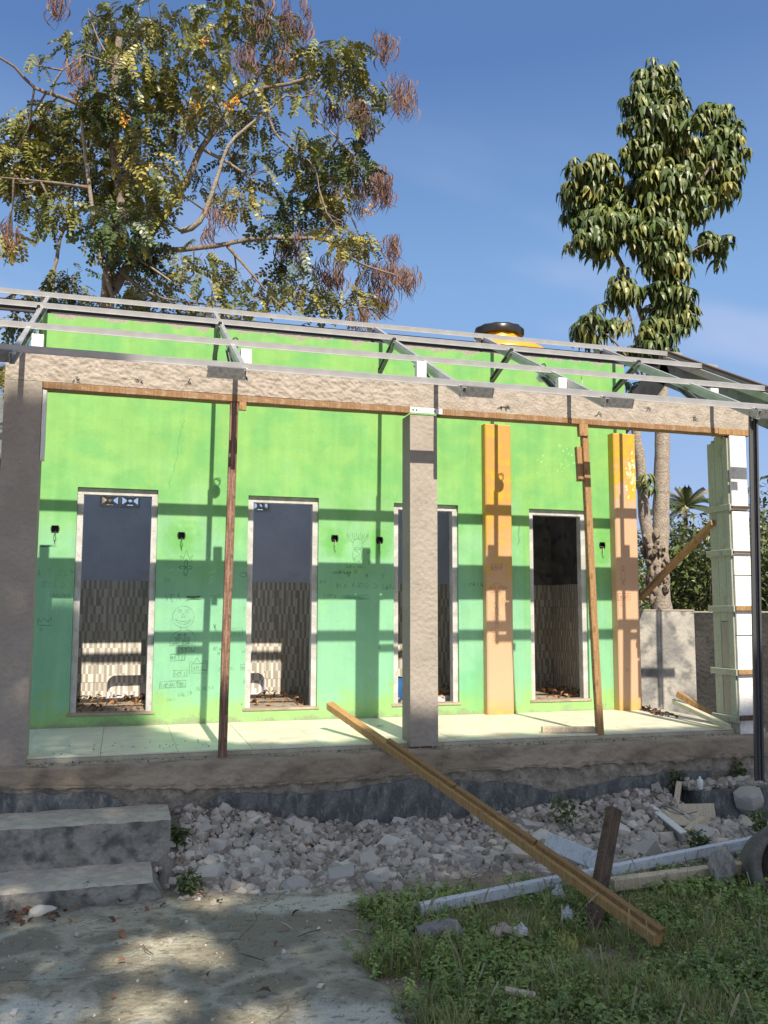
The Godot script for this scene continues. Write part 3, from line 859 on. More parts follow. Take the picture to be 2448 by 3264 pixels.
	for p in [[2.90, 3.0], [4.42, 4.5], [5.885, 5.97]]: put("partition_wall", bar(Vector3(p[0], .1, -1.598), Vector3(p[1], 3.2, -.122), .003), M.lavender if p[0] < 5 else M.drab, b)
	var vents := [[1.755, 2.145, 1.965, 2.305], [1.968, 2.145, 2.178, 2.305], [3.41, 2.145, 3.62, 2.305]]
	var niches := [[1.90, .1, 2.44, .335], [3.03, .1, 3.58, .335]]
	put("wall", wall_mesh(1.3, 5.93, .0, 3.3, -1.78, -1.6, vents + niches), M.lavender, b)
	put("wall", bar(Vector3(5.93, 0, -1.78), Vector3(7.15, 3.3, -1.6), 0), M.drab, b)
	put("room_floor", bar(Vector3(1.3, -.01, -1.6), Vector3(7.15, .1, -.122), 0), M.plinth, b)
	var tiles := put("tiled_dado", bar(Vector3(1.3, .1, -1.599), Vector3(1.302, .102, -1.598), 0), M.grout, b)
	tile_field(tiles, Transform3D(Basis(), Vector3(1.302, .1, -1.6)), 5.84, 1.247, [[niches[0][0] - 1.302, -.01, niches[0][2] - 1.302, .235], [niches[1][0] - 1.302, -.01, niches[1][2] - 1.302, .235]], 1)
	for n in niches:
		put("niche_back", bar(Vector3(n[0] - .02, .08, -1.775), Vector3(n[2] + .02, .36, -1.735), 0), M.grout, tiles)
		tile_field(tiles, Transform3D(Basis(), Vector3(n[0], .1, -1.735)), n[2] - n[0], n[3] - .1, [], 3)
		# rounded upper corners of the opening
		for s in 2:
			var cx: float = n[0] if s == 0 else n[2]
			var dx := 1.0 if s == 0 else -1.0
			var q := PackedVector2Array([Vector2(cx, n[3])])
			for k in 7:
				var an := PI / 2 * k / 6.0
				q.append(Vector2(cx + dx * .085 * (1.0 - sin(an)), n[3] - .085 * (1.0 - cos(an))))
			if s == 1: q.reverse()
			m = MB.new()
			m.extrude(q, -1.73, -1.592)
			put("niche_corner", m.mesh(), M.mosaic[1], tiles)
	for p in [[2.90, 2], [4.42, 3], [5.885, 4], [7.15, 5]]:
		tile_field(tiles, Transform3D(Basis(Vector3.UP, -PI / 2), Vector3(p[0], .1, -1.59)), 1.46, 1.247, [], p[1])
	# pierced vent blocks
	for v in vents:
		var cx: float = (v[0] + v[2]) / 2; var cy: float = (v[1] + v[3]) / 2; var hx: float = (v[2] - v[0]) / 2 - .001; var hy: float = (v[3] - v[1]) / 2 - .001
		m = MB.new()
		for s in [-1, 1]:
			m.box(Vector3(cx - hx, cy + s * (hy - .01) - .01, -1.72), Vector3(cx + hx, cy + s * (hy - .01) + .01, -1.595), .002)
			m.box(Vector3(cx + s * (hx - .01) - .01, cy - hy + .021, -1.72), Vector3(cx + s * (hx - .01) + .01, cy + hy - .021, -1.595), .002)
			for t in [-1, 1]:
				var a := Vector3(cx + s * .028, cy + t * .024, -1.66); var d := Vector3(cx + s * (hx - .012), cy + t * (hy - .012), -1.66)
				m.box(Vector3(-.013, -.05, 0), Vector3(.013, .05, a.distance_to(d)), 0, frame(a, d - a, Vector3.BACK))
		var ring := PackedVector2Array()
		for k in 17: ring.append(Vector2(cos(TAU * k / 16.0), sin(TAU * k / 16.0)))
		for k in 16:
			var p := ring[k]; var q := ring[k + 1]
			for e in [[.022, .038]]:
				var f := func(u: Vector2, r: float, z: float): return Vector3(cx + u.x * r, cy + u.y * r, z)
				m.quad(f.call(p, e[0], -1.60), f.call(p, e[1], -1.60), f.call(q, e[1], -1.60), f.call(q, e[0], -1.60))
				m.quad(f.call(p, e[1], -1.60), f.call(p, e[1], -1.71), f.call(q, e[1], -1.71), f.call(q, e[1], -1.60))
				m.quad(f.call(p, e[0], -1.71), f.call(p, e[0], -1.60), f.call(q, e[0], -1.60), f.call(q, e[0], -1.71))
		put("vent_block", m.mesh(), M.frame, b)
	# door linings: two jambs, a head and a sill set back in the opening
	for d in DOORS:
		var fr := put("door_frame", bar(Vector3(d[0] + .001, d[3] - .062, -.118), Vector3(d[2] - .001, d[3] - .001, -.042), .003), M.frame, b)
		for s in [[d[0] + .001, d[0] + .055], [d[2] - .055, d[2] - .001]]:
			put("jamb", bar(Vector3(s[0], d[1] - .02, -.1175), Vector3(s[1], d[3] - .063, -.028), .003), M.frame, fr)
		put("sill", bar(Vector3(d[0] - .02, d[1] - .024, -.116), Vector3(d[2] + .02, d[1] + .002, .012), .004), M.plinth, fr)
	# switch recesses with loose wires
	for s in SWITCHES:
		var box := put("switch_box", wall_mesh(s[0] - .030, s[0] + .030, s[1] - .032, s[1] + .032, -.052, -.05, []), M.black, b)
		m = MB.new()
		for k in [-1, 1]:
			m.box(Vector3(s[0] + k * .029 - .003, s[1] - .0305, -.05), Vector3(s[0] + k * .029 + .003, s[1] + .0305, .004), .001)
			m.box(Vector3(s[0] - .0305, s[1] + k * .031 - .003, -.05), Vector3(s[0] + .0305, s[1] + k * .031 + .003, .003), .001)
			m.box(Vector3(s[0] + k * .034 - .004, s[1] - .016, -.002), Vector3(s[0] + k * .034 + .004, s[1] + .018, .002), .001)
		put("rim", m.mesh(), M.black, box)
		for k in 2:
			m = MB.new()
			var q := PackedVector3Array([Vector3(s[0] + .004 * k, s[1] - .01, -.04), Vector3(s[0] + .006, s[1] - .02, .012), Vector3(s[0] + .004 - .012 * k, s[1] - .06, .01), Vector3(s[0] + .012 - .02 * k, s[1] - .085, .012), Vector3(s[0] - .002 + .008 * k, s[1] - .115 - .02 * k, .01)])
			m.tube(q, PackedFloat32Array([.0022, .0022, .0022, .0022, .0022]), 6)
			put("loose_wire", m.mesh(), M.pale_wire if k == 0 and s[0] > 3.9 else M.wire, box)
	# orange pilasters
	var pil := func(x0: float, x1: float, h: float, dz: float, sd: int, label: String):
		var PW := paint_pilaster(sd, h)
		var ink := Color(.35, .14, .05)
		if sd < 30:
			boxed(PW, "UMAR", Vector2(.16, 1.47), .035, ink, .8)
			PW.oval(Vector2(.21, 1.26), .085, .06, ink, .7)
			letters(PW, "VEA SEANG", Vector2(.14, 1.265), .03, ink, .85); letters(PW, "GANENG", Vector2(.15, 1.22), .028, ink, .85)
			PW.oval(Vector2(.30, 1.14), .03, .04, ink, .7); letters(PW, "A", Vector2(.288, 1.13), .035, ink, .8)
			for k in 7: PW.oval(Vector2(.19 + .025 * sin(k * 2.1), 1.10 - .05 * k), .018, .026, ink, .6)
			PW.path([Vector2(.25, 1.12), Vector2(.22, 1.02), Vector2(.26, .98), Vector2(.2, .9)], .0014, ink, .6)
			PW.oval(Vector2(.19, .76), .03, .04, ink, .6); letters(PW, "S", Vector2(.18, .745), .035, ink, .7)
		else:
			PW.oval(Vector2(.19, 1.50), .018, .022, ink, .8); PW.path([Vector2(.19, 1.478), Vector2(.17, 1.46), Vector2(.165, 1.38), Vector2(.178, 1.38), Vector2(.18, 1.32), Vector2(.19, 1.37), Vector2(.20, 1.32), Vector2(.203, 1.38), Vector2(.222, 1.385), Vector2(.21, 1.46), Vector2(.19, 1.478)], .0014, ink, .8)
			boxed(PW, "UMAR", Vector2(.13, 1.17), .045, ink, .85); letters(PW, "B", Vector2(.15, 1.10), .04, ink, .8); letters(PW, "IR", Vector2(.2, .42), .028, ink, .7)
			for k in 60: PW.dot(Vector2(.26 + rng.randf() * .16, 2.52 + rng.randfn() * .12), rng.randf_range(.004, .02), Color(.93, .86, .78), .7)
		var pm := StandardMaterial3D.new()
		pm.albedo_texture = ImageTexture.create_from_image(PW.im)
		pm.roughness = .75
		var mm := MB.new()
		var T := func(u: float, y: float): return Vector2(u / .42, 1.0 - y / h)
		var k := .012
		var wd := x1 - x0
		mm.quad_uv(Vector3(x0, 0, .002), Vector3(x0, 0, dz - k), Vector3(x0, h, dz - k), Vector3(x0, h, .002), T.call(0, .01), T.call(dz, .01), T.call(dz, h), T.call(0, h))
		mm.quad_uv(Vector3(x0, 0, dz - k), Vector3(x0 + k, 0, dz), Vector3(x0 + k, h - k, dz), Vector3(x0, h, dz - k), T.call(dz, .01), T.call(dz + k, .01), T.call(dz + k, h), T.call(dz, h))
		mm.quad_uv(Vector3(x0 + k, 0, dz), Vector3(x1 - k, 0, dz), Vector3(x1 - k, h - k, dz), Vector3(x0 + k, h - k, dz), T.call(dz + k, .01), T.call(dz + wd, .01), T.call(dz + wd, h), T.call(dz + k, h))
		mm.quad_uv(Vector3(x1 - k, 0, dz), Vector3(x1, 0, dz - k), Vector3(x1, h, dz - k), Vector3(x1 - k, h - k, dz), T.call(dz + wd, .01), T.call(.41, .01), T.call(.41, h), T.call(dz + wd, h))
		mm.quad_uv(Vector3(x1, 0, dz - k), Vector3(x1, 0, .002), Vector3(x1, h, .002), Vector3(x1, h, dz - k), T.call(.40, .01), T.call(.41, .01), T.call(.41, h), T.call(.40, h))
		mm.quad_uv(Vector3(x0 + k, h - k, dz), Vector3(x1 - k, h - k, dz), Vector3(x1, h, dz - k), Vector3(x0, h, dz - k), T.call(.1, h), T.call(.3, h), T.call(.3, h), T.call(.1, h))
		mm.quad_uv(Vector3(x0, h, dz - k), Vector3(x1, h, dz - k), Vector3(x1, h, .002), Vector3(x0, h, .002), T.call(.1, h), T.call(.3, h), T.call(.3, h), T.call(.1, h))
		var o := put("pilaster", mm.mesh(), pm, b)
		o.set_meta("label", label)
	pil.call(5.553, 5.842, 2.955, .10, 24, "orange pilaster between third and fourth doorways")
	pil.call(7.035, 7.302, 2.942, .115, 33, "yellow topped pilaster at the end of the wall")
	# leaves blown into the rooms
	var lm := leaf_mesh(.10, .045, .5, .5, 2)
	var lt := []; var lc := []
	for k in 620:
		var room := rng.randi() % 4
		var x: float = [1.35, 3.05, 4.55, 6.0][room] + rng.randf() * [1.5, 1.3, 1.3, 1.1][room]
		var z := -.14 - absf(rng.randf()) * 1.42
		var pile: float = .045 * clampf(1.2 - absf(z + .8), 0, 1)
		lt.append(Transform3D(rnd_basis(.7).scaled(Vector3.ONE * rng.randf_range(.4, 1.0)), Vector3(x, .112 + rng.randf() * pile * 1.6, z)))
		var c: Vector3 = [Vector3(.20, .075, .035), Vector3(.34, .16, .06), Vector3(.11, .05, .03), Vector3(.42, .24, .10)][rng.randi() % 4]
		lc.append(Color(c.x, c.y, c.z))
	scatter("dry_leaves", lm, M.dry, lt, b, lc)

# ---------------------------------------------------------------- porch columns, beam and its shuttering
func build_porch() -> void:
	var rn := noise(8, 7.5, 4)
	var rc := noise(9, 20.0, 4)
	var amp := func(x: float, y: float) -> float:
		var k: float = 1.0 - .72 * smoothstep(4.0, 4.4, x)
		return (rn.get_noise_2d(x, y * 2.4) * .0085 + rc.get_noise_2d(x * .8, y * 2.2) * .0105) * k + rn.get_noise_2d(x + 40.0, y) * .003
	var beam := put("concrete_beam", rough_slab(1.15, 7.532, 2.702, 2.905, 1.545, 1.652, amp, .011), M.beam, null)
	tag(beam, "rough raw concrete beam across the top of the porch", "beam")
	# bits of honeycombing and sawn wire ends
	for p in [[1.62, 2.72], [2.05, 2.74], [2.42, 2.76], [5.02, 2.73], [5.06, 2.735], [5.95, 2.745], [6.45, 2.82], [6.9, 2.76]]:
		var q := MB.new()
		for k in 4:
			var a := Vector3(p[0] + rng.randf() * .05, p[1] + rng.randf() * .03, 1.655)
			q.tube(PackedVector3Array([a, a + Vector3(rng.randfn() * .012, rng.randfn() * .012, .012), a + Vector3(rng.randfn() * .02, rng.randfn() * .02, .006)]), PackedFloat32Array([.003, .003, .002]), 5)
		put("wire_end", q.mesh(), M.wire, beam)
	var col := func(x0: float, x1: float, y0: float, y1: float, z0: float, z1: float, label: String):
		var c := put("concrete_column", rough_slab(x0, x1, y0, y1, z0, z1, func(x: float, y: float): return rn.get_noise_2d(x * .2, y * .12) * .005 + rc.get_noise_2d(x * .5, y * .5) * .0012, .022), M.column, null)
		tag(c, label, "column")
	col.call(1.148, 1.405, -.07, 2.700, 1.44, 1.65, "thick grey concrete column at the left end of the porch beam")
	col.call(4.232, 4.466, -.028, 2.643, 1.442, 1.65, "square concrete column in the middle of the porch, sunlit")
	# shuttering boards still under the beam
	for s in [[1.41, 4.225, "long tan shuttering board under the beam's left span"], [4.50, 7.19, "tan shuttering board under the beam's right span, patched with cement"]]:
		var o := put("shuttering_board", timber(.118, .052, s[1] - s[0]), M.form_wood, null, frame(Vector3(s[0], 2.6735, 1.600), Vector3.RIGHT))
		tag(o, s[2], "board", "shuttering boards under the beam")
	var o2 := put("shuttering_board", timber(.115, .055, .335), M.brown_wood, null, frame(Vector3(7.195, 2.6725, 1.600), Vector3.RIGHT))
	tag(o2, "short reddish board under the beam's right end, over the whitewashed formwork", "board", "shuttering boards under the beam")
	var mb := MB.new()
	mb.box(Vector3(4.226, 2.652, 1.661), Vector3(4.508, 2.698, 1.668), .001)
	var strap := put("metal_strap", mb.mesh(), M.white_paint, null)
	tag(strap, "white metal strap with bolt holes at the head of the middle column", "strap")
	for x in [4.252, 4.283, 4.44]:
		mb = MB.new()
		mb.extrude(PackedVector2Array([Vector2(x - .008, 2.674), Vector2(x - .004, 2.667), Vector2(x + .004, 2.667), Vector2(x + .008, 2.674), Vector2(x + .004, 2.681), Vector2(x - .004, 2.681)]), 1.666, 1.6695)
		put("bolt_hole", mb.mesh(), M.black, strap)
	var wb := put("white_batten", timber(.03, .05, .52), M.white_board, null, frame(Vector3(1.423, 2.12, 1.625), Vector3(0, 1, 0), Vector3.BACK))
	tag(wb, "white batten fixed upright on the side of the left concrete column", "batten")
	# timber props under the beam
	var a := Vector3(2.765, -.045, 1.662); var c := Vector3(2.803, 2.646, 1.622)
	var t := thing("timber_prop", "reddish brown leaning timber prop with cement smears, left of the middle column", "prop", a, "timber props under the beam")
	put("post", timber(.062, .05, a.distance_to(c)), M.red_wood, t, frame(a, c - a, Vector3.BACK))
	put("cleat", timber(.055, .04, .10), M.brown_wood, t, frame(Vector3(2.865, 2.585, 1.635), Vector3.UP, Vector3.BACK))
	a = Vector3(5.965, -.03, 1.555); c = Vector3(5.842, 2.646, 1.615)
	t = thing("timber_prop", "slim tan timber prop in front of the fourth doorway, leaning left", "prop", a, "timber props under the beam")
	put("post", timber(.06, .05, a.distance_to(c)), M.brown_wood, t, frame(a, c - a, Vector3.BACK))
	put("splice", timber(.05, .045, .30), M.brown_wood, t, frame(Vector3(5.806, 2.16, 1.592), Vector3(-.04, 1, 0), Vector3.BACK))
	put("cleat", timber(.085, .05, .11), M.brown_wood, t, frame(Vector3(5.822, 2.55, 1.632), Vector3(-.03, 1, 0), Vector3.BACK))
	# formwork of the right column
	var f := thing("column_formwork", "boxed timber formwork of the right column, front whitewashed, side mossy green", "formwork", Vector3(7.41, -.05, 1.5))
	put("concrete_core", bar(Vector3(7.325, -.05, 1.36), Vector3(7.482, 2.64, 1.628), .004), M.column, f)
	for k in 3:
		var z0: float = [1.33, 1.442, 1.552][k]; var z1: float = [1.438, 1.548, 1.626][k]
		put("side_board", bar(Vector3(7.303 - .003 * k, [-.05, .95, -.04][k] + 0.0, z0), Vector3(7.323, [2.61, 2.66, 2.63][k], z1), .003), M.moss_board, f)
	put("side_board", bar(Vector3(7.304, -.05, 1.4425), Vector3(7.323, .945, 1.5475), .003), M.column, f)
	for k in 4:
		var y0: float = [-.05, .82, 1.36, 1.95][k]; var y1: float = [.816, 1.356, 1.945, 2.642][k]
		put("front_board", bar(Vector3(7.31, y0 + .004, 1.63), Vector3(7.488 - .004 * (k % 2), y1, 1.652 + .003 * (k % 2)), .003), M.white_board, f)
	for y in [.08, .495, 1.06, 1.57, 1.98]:
		put("cleat", bar(Vector3(7.272, y - .028, 1.30), Vector3(7.302, y + .028, 1.67), .003), M.moss_board, f)
	for y in [.10, .50, 1.065]:
		put("batten", bar(Vector3(7.285, y - .022, 1.672), Vector3(7.50, y + .022, 1.69), .003), M.brown_wood if y > .2 else M.stake_wood, f)
	for y in [1.57, 1.98]:
		put("batten", bar(Vector3(7.285, y - .010, 1.672), Vector3(7.50, y + .010, 1.684), .002), M.stake_wood, f)  # thin dark strips, their colour standing in for the batten shadow lines
	# raking brace and offcuts by the formwork
	a = Vector3(7.29, 1.86, 1.42); c = Vector3(7.86, 1.18, -.75)
	var br := put("timber_brace", timber(.07, .05, a.distance_to(c)), M.brown_wood, null, frame(a, c - a))
	tag(br, "brown timber brace raking down behind the building's end from the formwork", "brace")

# ---------------------------------------------------------------- light steel roof frame
func build_roof() -> void:
	var R := [1.262, 2.806, 4.46, 5.685, 7.135]
	var side := [-1, -1, 1, 1, 1]
	var desc := ["leftmost steel roof truss, over the left concrete column", "steel roof truss above the reddish timber prop", "steel roof truss just right of the middle column", "steel roof truss above the orange pilaster", "steel roof truss next to the grey fascia at the right end"]
	var dir := Vector3(0, -.5, 1).normalized()
	var up := Vector3(0, 1, .5).normalized()
	for k in 5:
		var x: float = R[k]
		var t := thing("roof_truss", desc[k], "roof truss", Vector3(x, 2.9, 1.6), "roof trusses")
		var a := Vector3(x - .017, ROOF_A + .105 - .042, -.21); var c := Vector3(x - .017, ROOF_A - .5 * 2.27 - .042, 2.27)
		put("rafter", profile(channel(.036, .078), a.distance_to(c)), M.zinc, t, frame(a, c - a))
		var m := MB.new()
		for y in [-.018, .018]: m.box(Vector3(-.0035, y - .004, 0), Vector3(0.0, y + .004, a.distance_to(c) - .01), .001)
		put("rib", m.mesh(), M.zinc, t, frame(a, c - a))
		# back rafter running down behind the ridge
		a = Vector3(x + .03, ROOF_A + .07, -.27); c = Vector3(x + .03, ROOF_A - .75, -1.85)
		put("rafter", profile(channel(.036, .075), a.distance_to(c)), M.zinc, t, frame(a, c - a))
		put("ridge_plate", bar(Vector3(x - .075, ROOF_A + .045, -.262), Vector3(x - .02, ROOF_A + .115, -.257), .001), M.white_paint, t)
		# web brace down to the wall
		a = Vector3(x + .004, 3.615, .53); c = Vector3(x + .004, 3.43, -.03)
		put("web", profile(channel(.034, .066), a.distance_to(c)), M.zinc_dark, t, frame(a, c - a))
		put("web", profile(channel(.034, .066), .5), M.zinc_dark, t, frame(Vector3(x + .004, 2.915, 1.56), Vector3(0, .42, -.55)))
		# short channel nailed on the rafter tail
		var e := Vector3(x - .02, ROOF_A - .5 * 2.25 - .04, 2.262)
		var l := .27 if k > 0 else .40
		put("tail_channel", profile(channel(.034, .080, .004, .018), l), M.zinc_dark, t, frame(e if side[k] > 0 else e + Vector3(-l + .02, 0, 0), Vector3.RIGHT, up))
		# stub on the beam
		var sx: float = x + [.095, .080, -.125, -.055, .04][k]
		put("stub", bar(Vector3(sx - .042, 2.906, 1.585), Vector3(sx + .042, 3.055 + .02 * (k % 3), 1.65), .003), M.white_paint, t)
	var rows := [[-.235, ROOF_A + .105, "steel ridge batten on top of the trusses"], [.384, 0.0, "second steel roof batten from the ridge"], [1.34, 0.0, "third steel roof batten, between the ridge and the eave"], [2.177, 0.0, "steel eave batten along the rafter tails, lowest of the four"]]
	for k in 4:
		var z: float = rows[k][0]
		var y: float = rows[k][1] if k == 0 else ROOF_A - .5 * z - .012
		var t := thing("roof_batten", rows[k][2], "roof batten", Vector3(4.2, y, z), "steel roof battens")
		var cut: float = [4.55, 3.1, 1.75, 5.2][k]
		put("length", profile(hat(), cut + .6), M.zinc, t, frame(Vector3(-.4, y, z), Vector3.RIGHT, up))
		put("length", profile(hat(1.06), 7.96 - cut + .2), M.zinc, t, frame(Vector3(cut, y - .001, z), Vector3.RIGHT, up))
	var bt := put("roof_batten", profile(channel(.035, .112, .004, .012), 8.3), M.shaded_steel, null, frame(Vector3(-.4, ROOF_A + .022, -.31), Vector3.RIGHT))
	tag(bt, "steel batten just behind the ridge, its shade put into the dark colour", "roof batten", "steel roof battens")
	# fascia boards on the gable end
	var g := thing("gable_fascia", "grey fascia board with weathered brown edge on the right gable end", "fascia", Vector3(7.98, 3.4, .8))
	var a := Vector3(7.985, ROOF_A + .16, -.30); var c := Vector3(7.985, ROOF_A - .5 * 2.45 + .01, 2.45)
	put("board", bar(Vector3(-.011, -.36, 0), Vector3(.011, 0, a.distance_to(c)), .002), M.fascia, g, frame(a, c - a))
	put("edge_strip", bar(Vector3(-.02, .001, 0), Vector3(.02, .028, a.distance_to(c)), .003), M.fascia_top, g, frame(a, c - a))
	put("rafter", profile(channel(.036, .07), a.distance_to(c) - .1), M.zinc, g, frame(a + Vector3(-.06, -.10, .05), c - a))
	c = Vector3(7.985, ROOF_A - .55, -1.75)
	put("board", bar(Vector3(-.011, -.36, 0), Vector3(.011, 0, a.distance_to(c)), .002), M.fascia, g, frame(a + Vector3(0, 0, -.03), c - a))
	# lamp holders hung from two trusses
	for s in [[2.84, 1.13, "round white lamp holder hung on wires under the second roof truss"], [5.715, 1.08, "round white lamp holder hidden beside the truss over the orange pilaster"]]:
		var y: float = ROOF_A - .5 * s[1] - .12
		var h := thing("lamp_holder", s[2], "lamp holder", Vector3(s[0], y, s[1]), "lamp holders")
		var m := MB.new()
		m.lathe(PackedVector2Array([Vector2(.0, -.05), Vector2(.03, -.045), Vector2(.05, -.02), Vector2(.052, .01), Vector2(.03, .03), Vector2(.012, .04), Vector2(0, .042)]), 20)
		put("shade", m.mesh(), M.white_paint, h, Transform3D(Basis(), Vector3(s[0], y, s[1])))
		m = MB.new()
		for k in 3:
			var q := PackedVector3Array(); var rr := PackedFloat32Array()
			for i in 13:
				var an := TAU * i / 12.0
				q.append(Vector3(s[0] + .02 + .03 * cos(an + k), y + .075 + .035 * sin(an + k) + .01 * k, s[1] + .01 * sin(an * 2.0 + k)))
				rr.append(.0035)
			m.tube(q, rr, 5)
		put("wire_coil", m.mesh(), M.wire, h)
	var wq := MB.new()
	wq.tube(PackedVector3Array([Vector3(5.98, 3.17, 1.34), Vector3(5.985, 3.12, 1.35), Vector3(5.97, 3.06, 1.36), Vector3(5.985, 3.0, 1.36), Vector3(5.96, 2.96, 1.37)]), PackedFloat32Array([.004, .003, .003, .003, .003]), 6)
	tag(put("hanging_wire", wq.mesh(), M.pale_wire, null), "thin pale wire dangling from the third batten above the beam", "wire")
	# steel prop at the eave
	a = Vector3(7.075, -.34, 2.15); c = Vector3(7.168, 2.745, 2.15)
	var sp := thing("steel_prop", "tall grey steel channel prop standing in rubble right of the formwork", "prop", a)
	put("channel", profile(channel(.045, .07, .004, .014), a.distance_to(c)), M.dark_steel, sp, frame(a, c - a, Vector3(1, 0, .5)))
	put("channel", profile(channel(.04, .05, .004, .012), a.distance_to(c)), M.zinc, sp, frame(a + Vector3(.04, 0, -.02), c - a, Vector3(.2, 0, 1)))

const LEFT_LIMBS := [
	[0.17,0.05,1.74,3.09,-4.6,1.66,5.51,-4.56,1.84,6.66,-4.52,1.7,7.72,-4.48,1.68,8.91,-4.44,1.74,9.47,-4.4],
	[0.09,0.03,1.75,5.09,-4.5,1.74,5.5,-4.42,1.54,6.15,-4.34,1.36,7.19,-4.26,1.31,7.5,-4.18,1.25,8,-4.1],
	[0.07,0.03,0.97,3.15,-5.2,0.89,5.79,-5.26,0.92,6.27,-5.32,0.97,6.71,-5.38,1.13,7,-5.44,1.39,7.44,-5.5],
	[0.11,0.03,1.76,5.6,-4.6,1.88,5.87,-4.55,2.22,6.42,-4.5,2.51,6.92,-4.45,2.8,7.47,-4.4,2.94,7.84,-4.35,3.2,8.23,-4.3,3.46,8.66,-4.25,3.84,8.87,-4.2,4.16,8.94,-4.15,4.63,9.16,-4.1],
	[0.06,0.02,2.67,6.5,-4.3,2.95,6.66,-4.18,3.19,7.4,-4.06,3.32,7.77,-3.94,3.83,8.28,-3.82,4.08,8.49,-3.7],
	[0.07,0.02,1.86,5.82,-4.4,2.23,6.17,-4.39,2.75,6.27,-4.38,3.13,6.36,-4.37,3.36,6.42,-4.36,3.75,6.54,-4.34,4.3,6.61,-4.33,4.87,6.64,-4.32,5.33,6.35,-4.31,5.97,6.2,-4.3],
	[0.04,0.01,3.36,6.4,-4.4,3.63,6.05,-4.27,4.05,5.53,-4.13,4.33,5.25,-4],
	[0.04,0.01,4.15,8.85,-4.1,4.45,8.48,-4,4.8,8.15,-3.9,5.11,7.81,-3.8],
	[0.04,0.01,3.45,8.63,-4.2,3.66,9.22,-4.4,3.76,9.93,-4.6,3.99,10.42,-4.8],
	[0.06,0.02,1.68,8.15,-4.5,1.33,8.18,-4.34,1.04,8.19,-4.18,0.63,8.19,-4.02,0.38,8.36,-3.86,0.11,8.39,-3.7],
	[0.03,0.01,0.85,8.1,-4,0.95,8.34,-3.85,1.29,8.6,-3.7],
	[0.04,0.01,1.37,6.98,-4.3,0.93,6.85,-4,0.3,6.69,-3.7],
	[0.03,0.01,3.83,8.26,-3.8,3.98,7.85,-3.73,4.48,7.48,-3.67,4.57,7.07,-3.6],
	[0.03,0.01,1.54,6.22,-4.3,2.08,5.94,-4.12,2.52,5.62,-3.95,2.88,5.28,-3.77,3.16,4.94,-3.6],
	[0.04,0.01,1.7,7.67,-4.4,2.23,8.41,-4.55,2.55,9.23,-4.7,2.9,9.84,-4.85,3.41,10.43,-5],
	[0.03,0.01,4.63,9.16,-4.1,4.97,9.18,-3.9,5.36,9.5,-3.7],
	[0.04,0.01,2.96,7.97,-4.6,3.57,7.76,-4.72,4.17,7.45,-4.85,4.94,7.53,-4.97,5.44,7.42,-5.1],
	[0.03,0.01,1.68,8.95,-4.5,1.4,9.53,-4.7,1.24,10.08,-4.9],
	[0.03,0.01,1.89,5.78,-4.3,2.37,5.49,-4.3,3.16,5.44,-4.3,4.11,5.39,-4.3]]
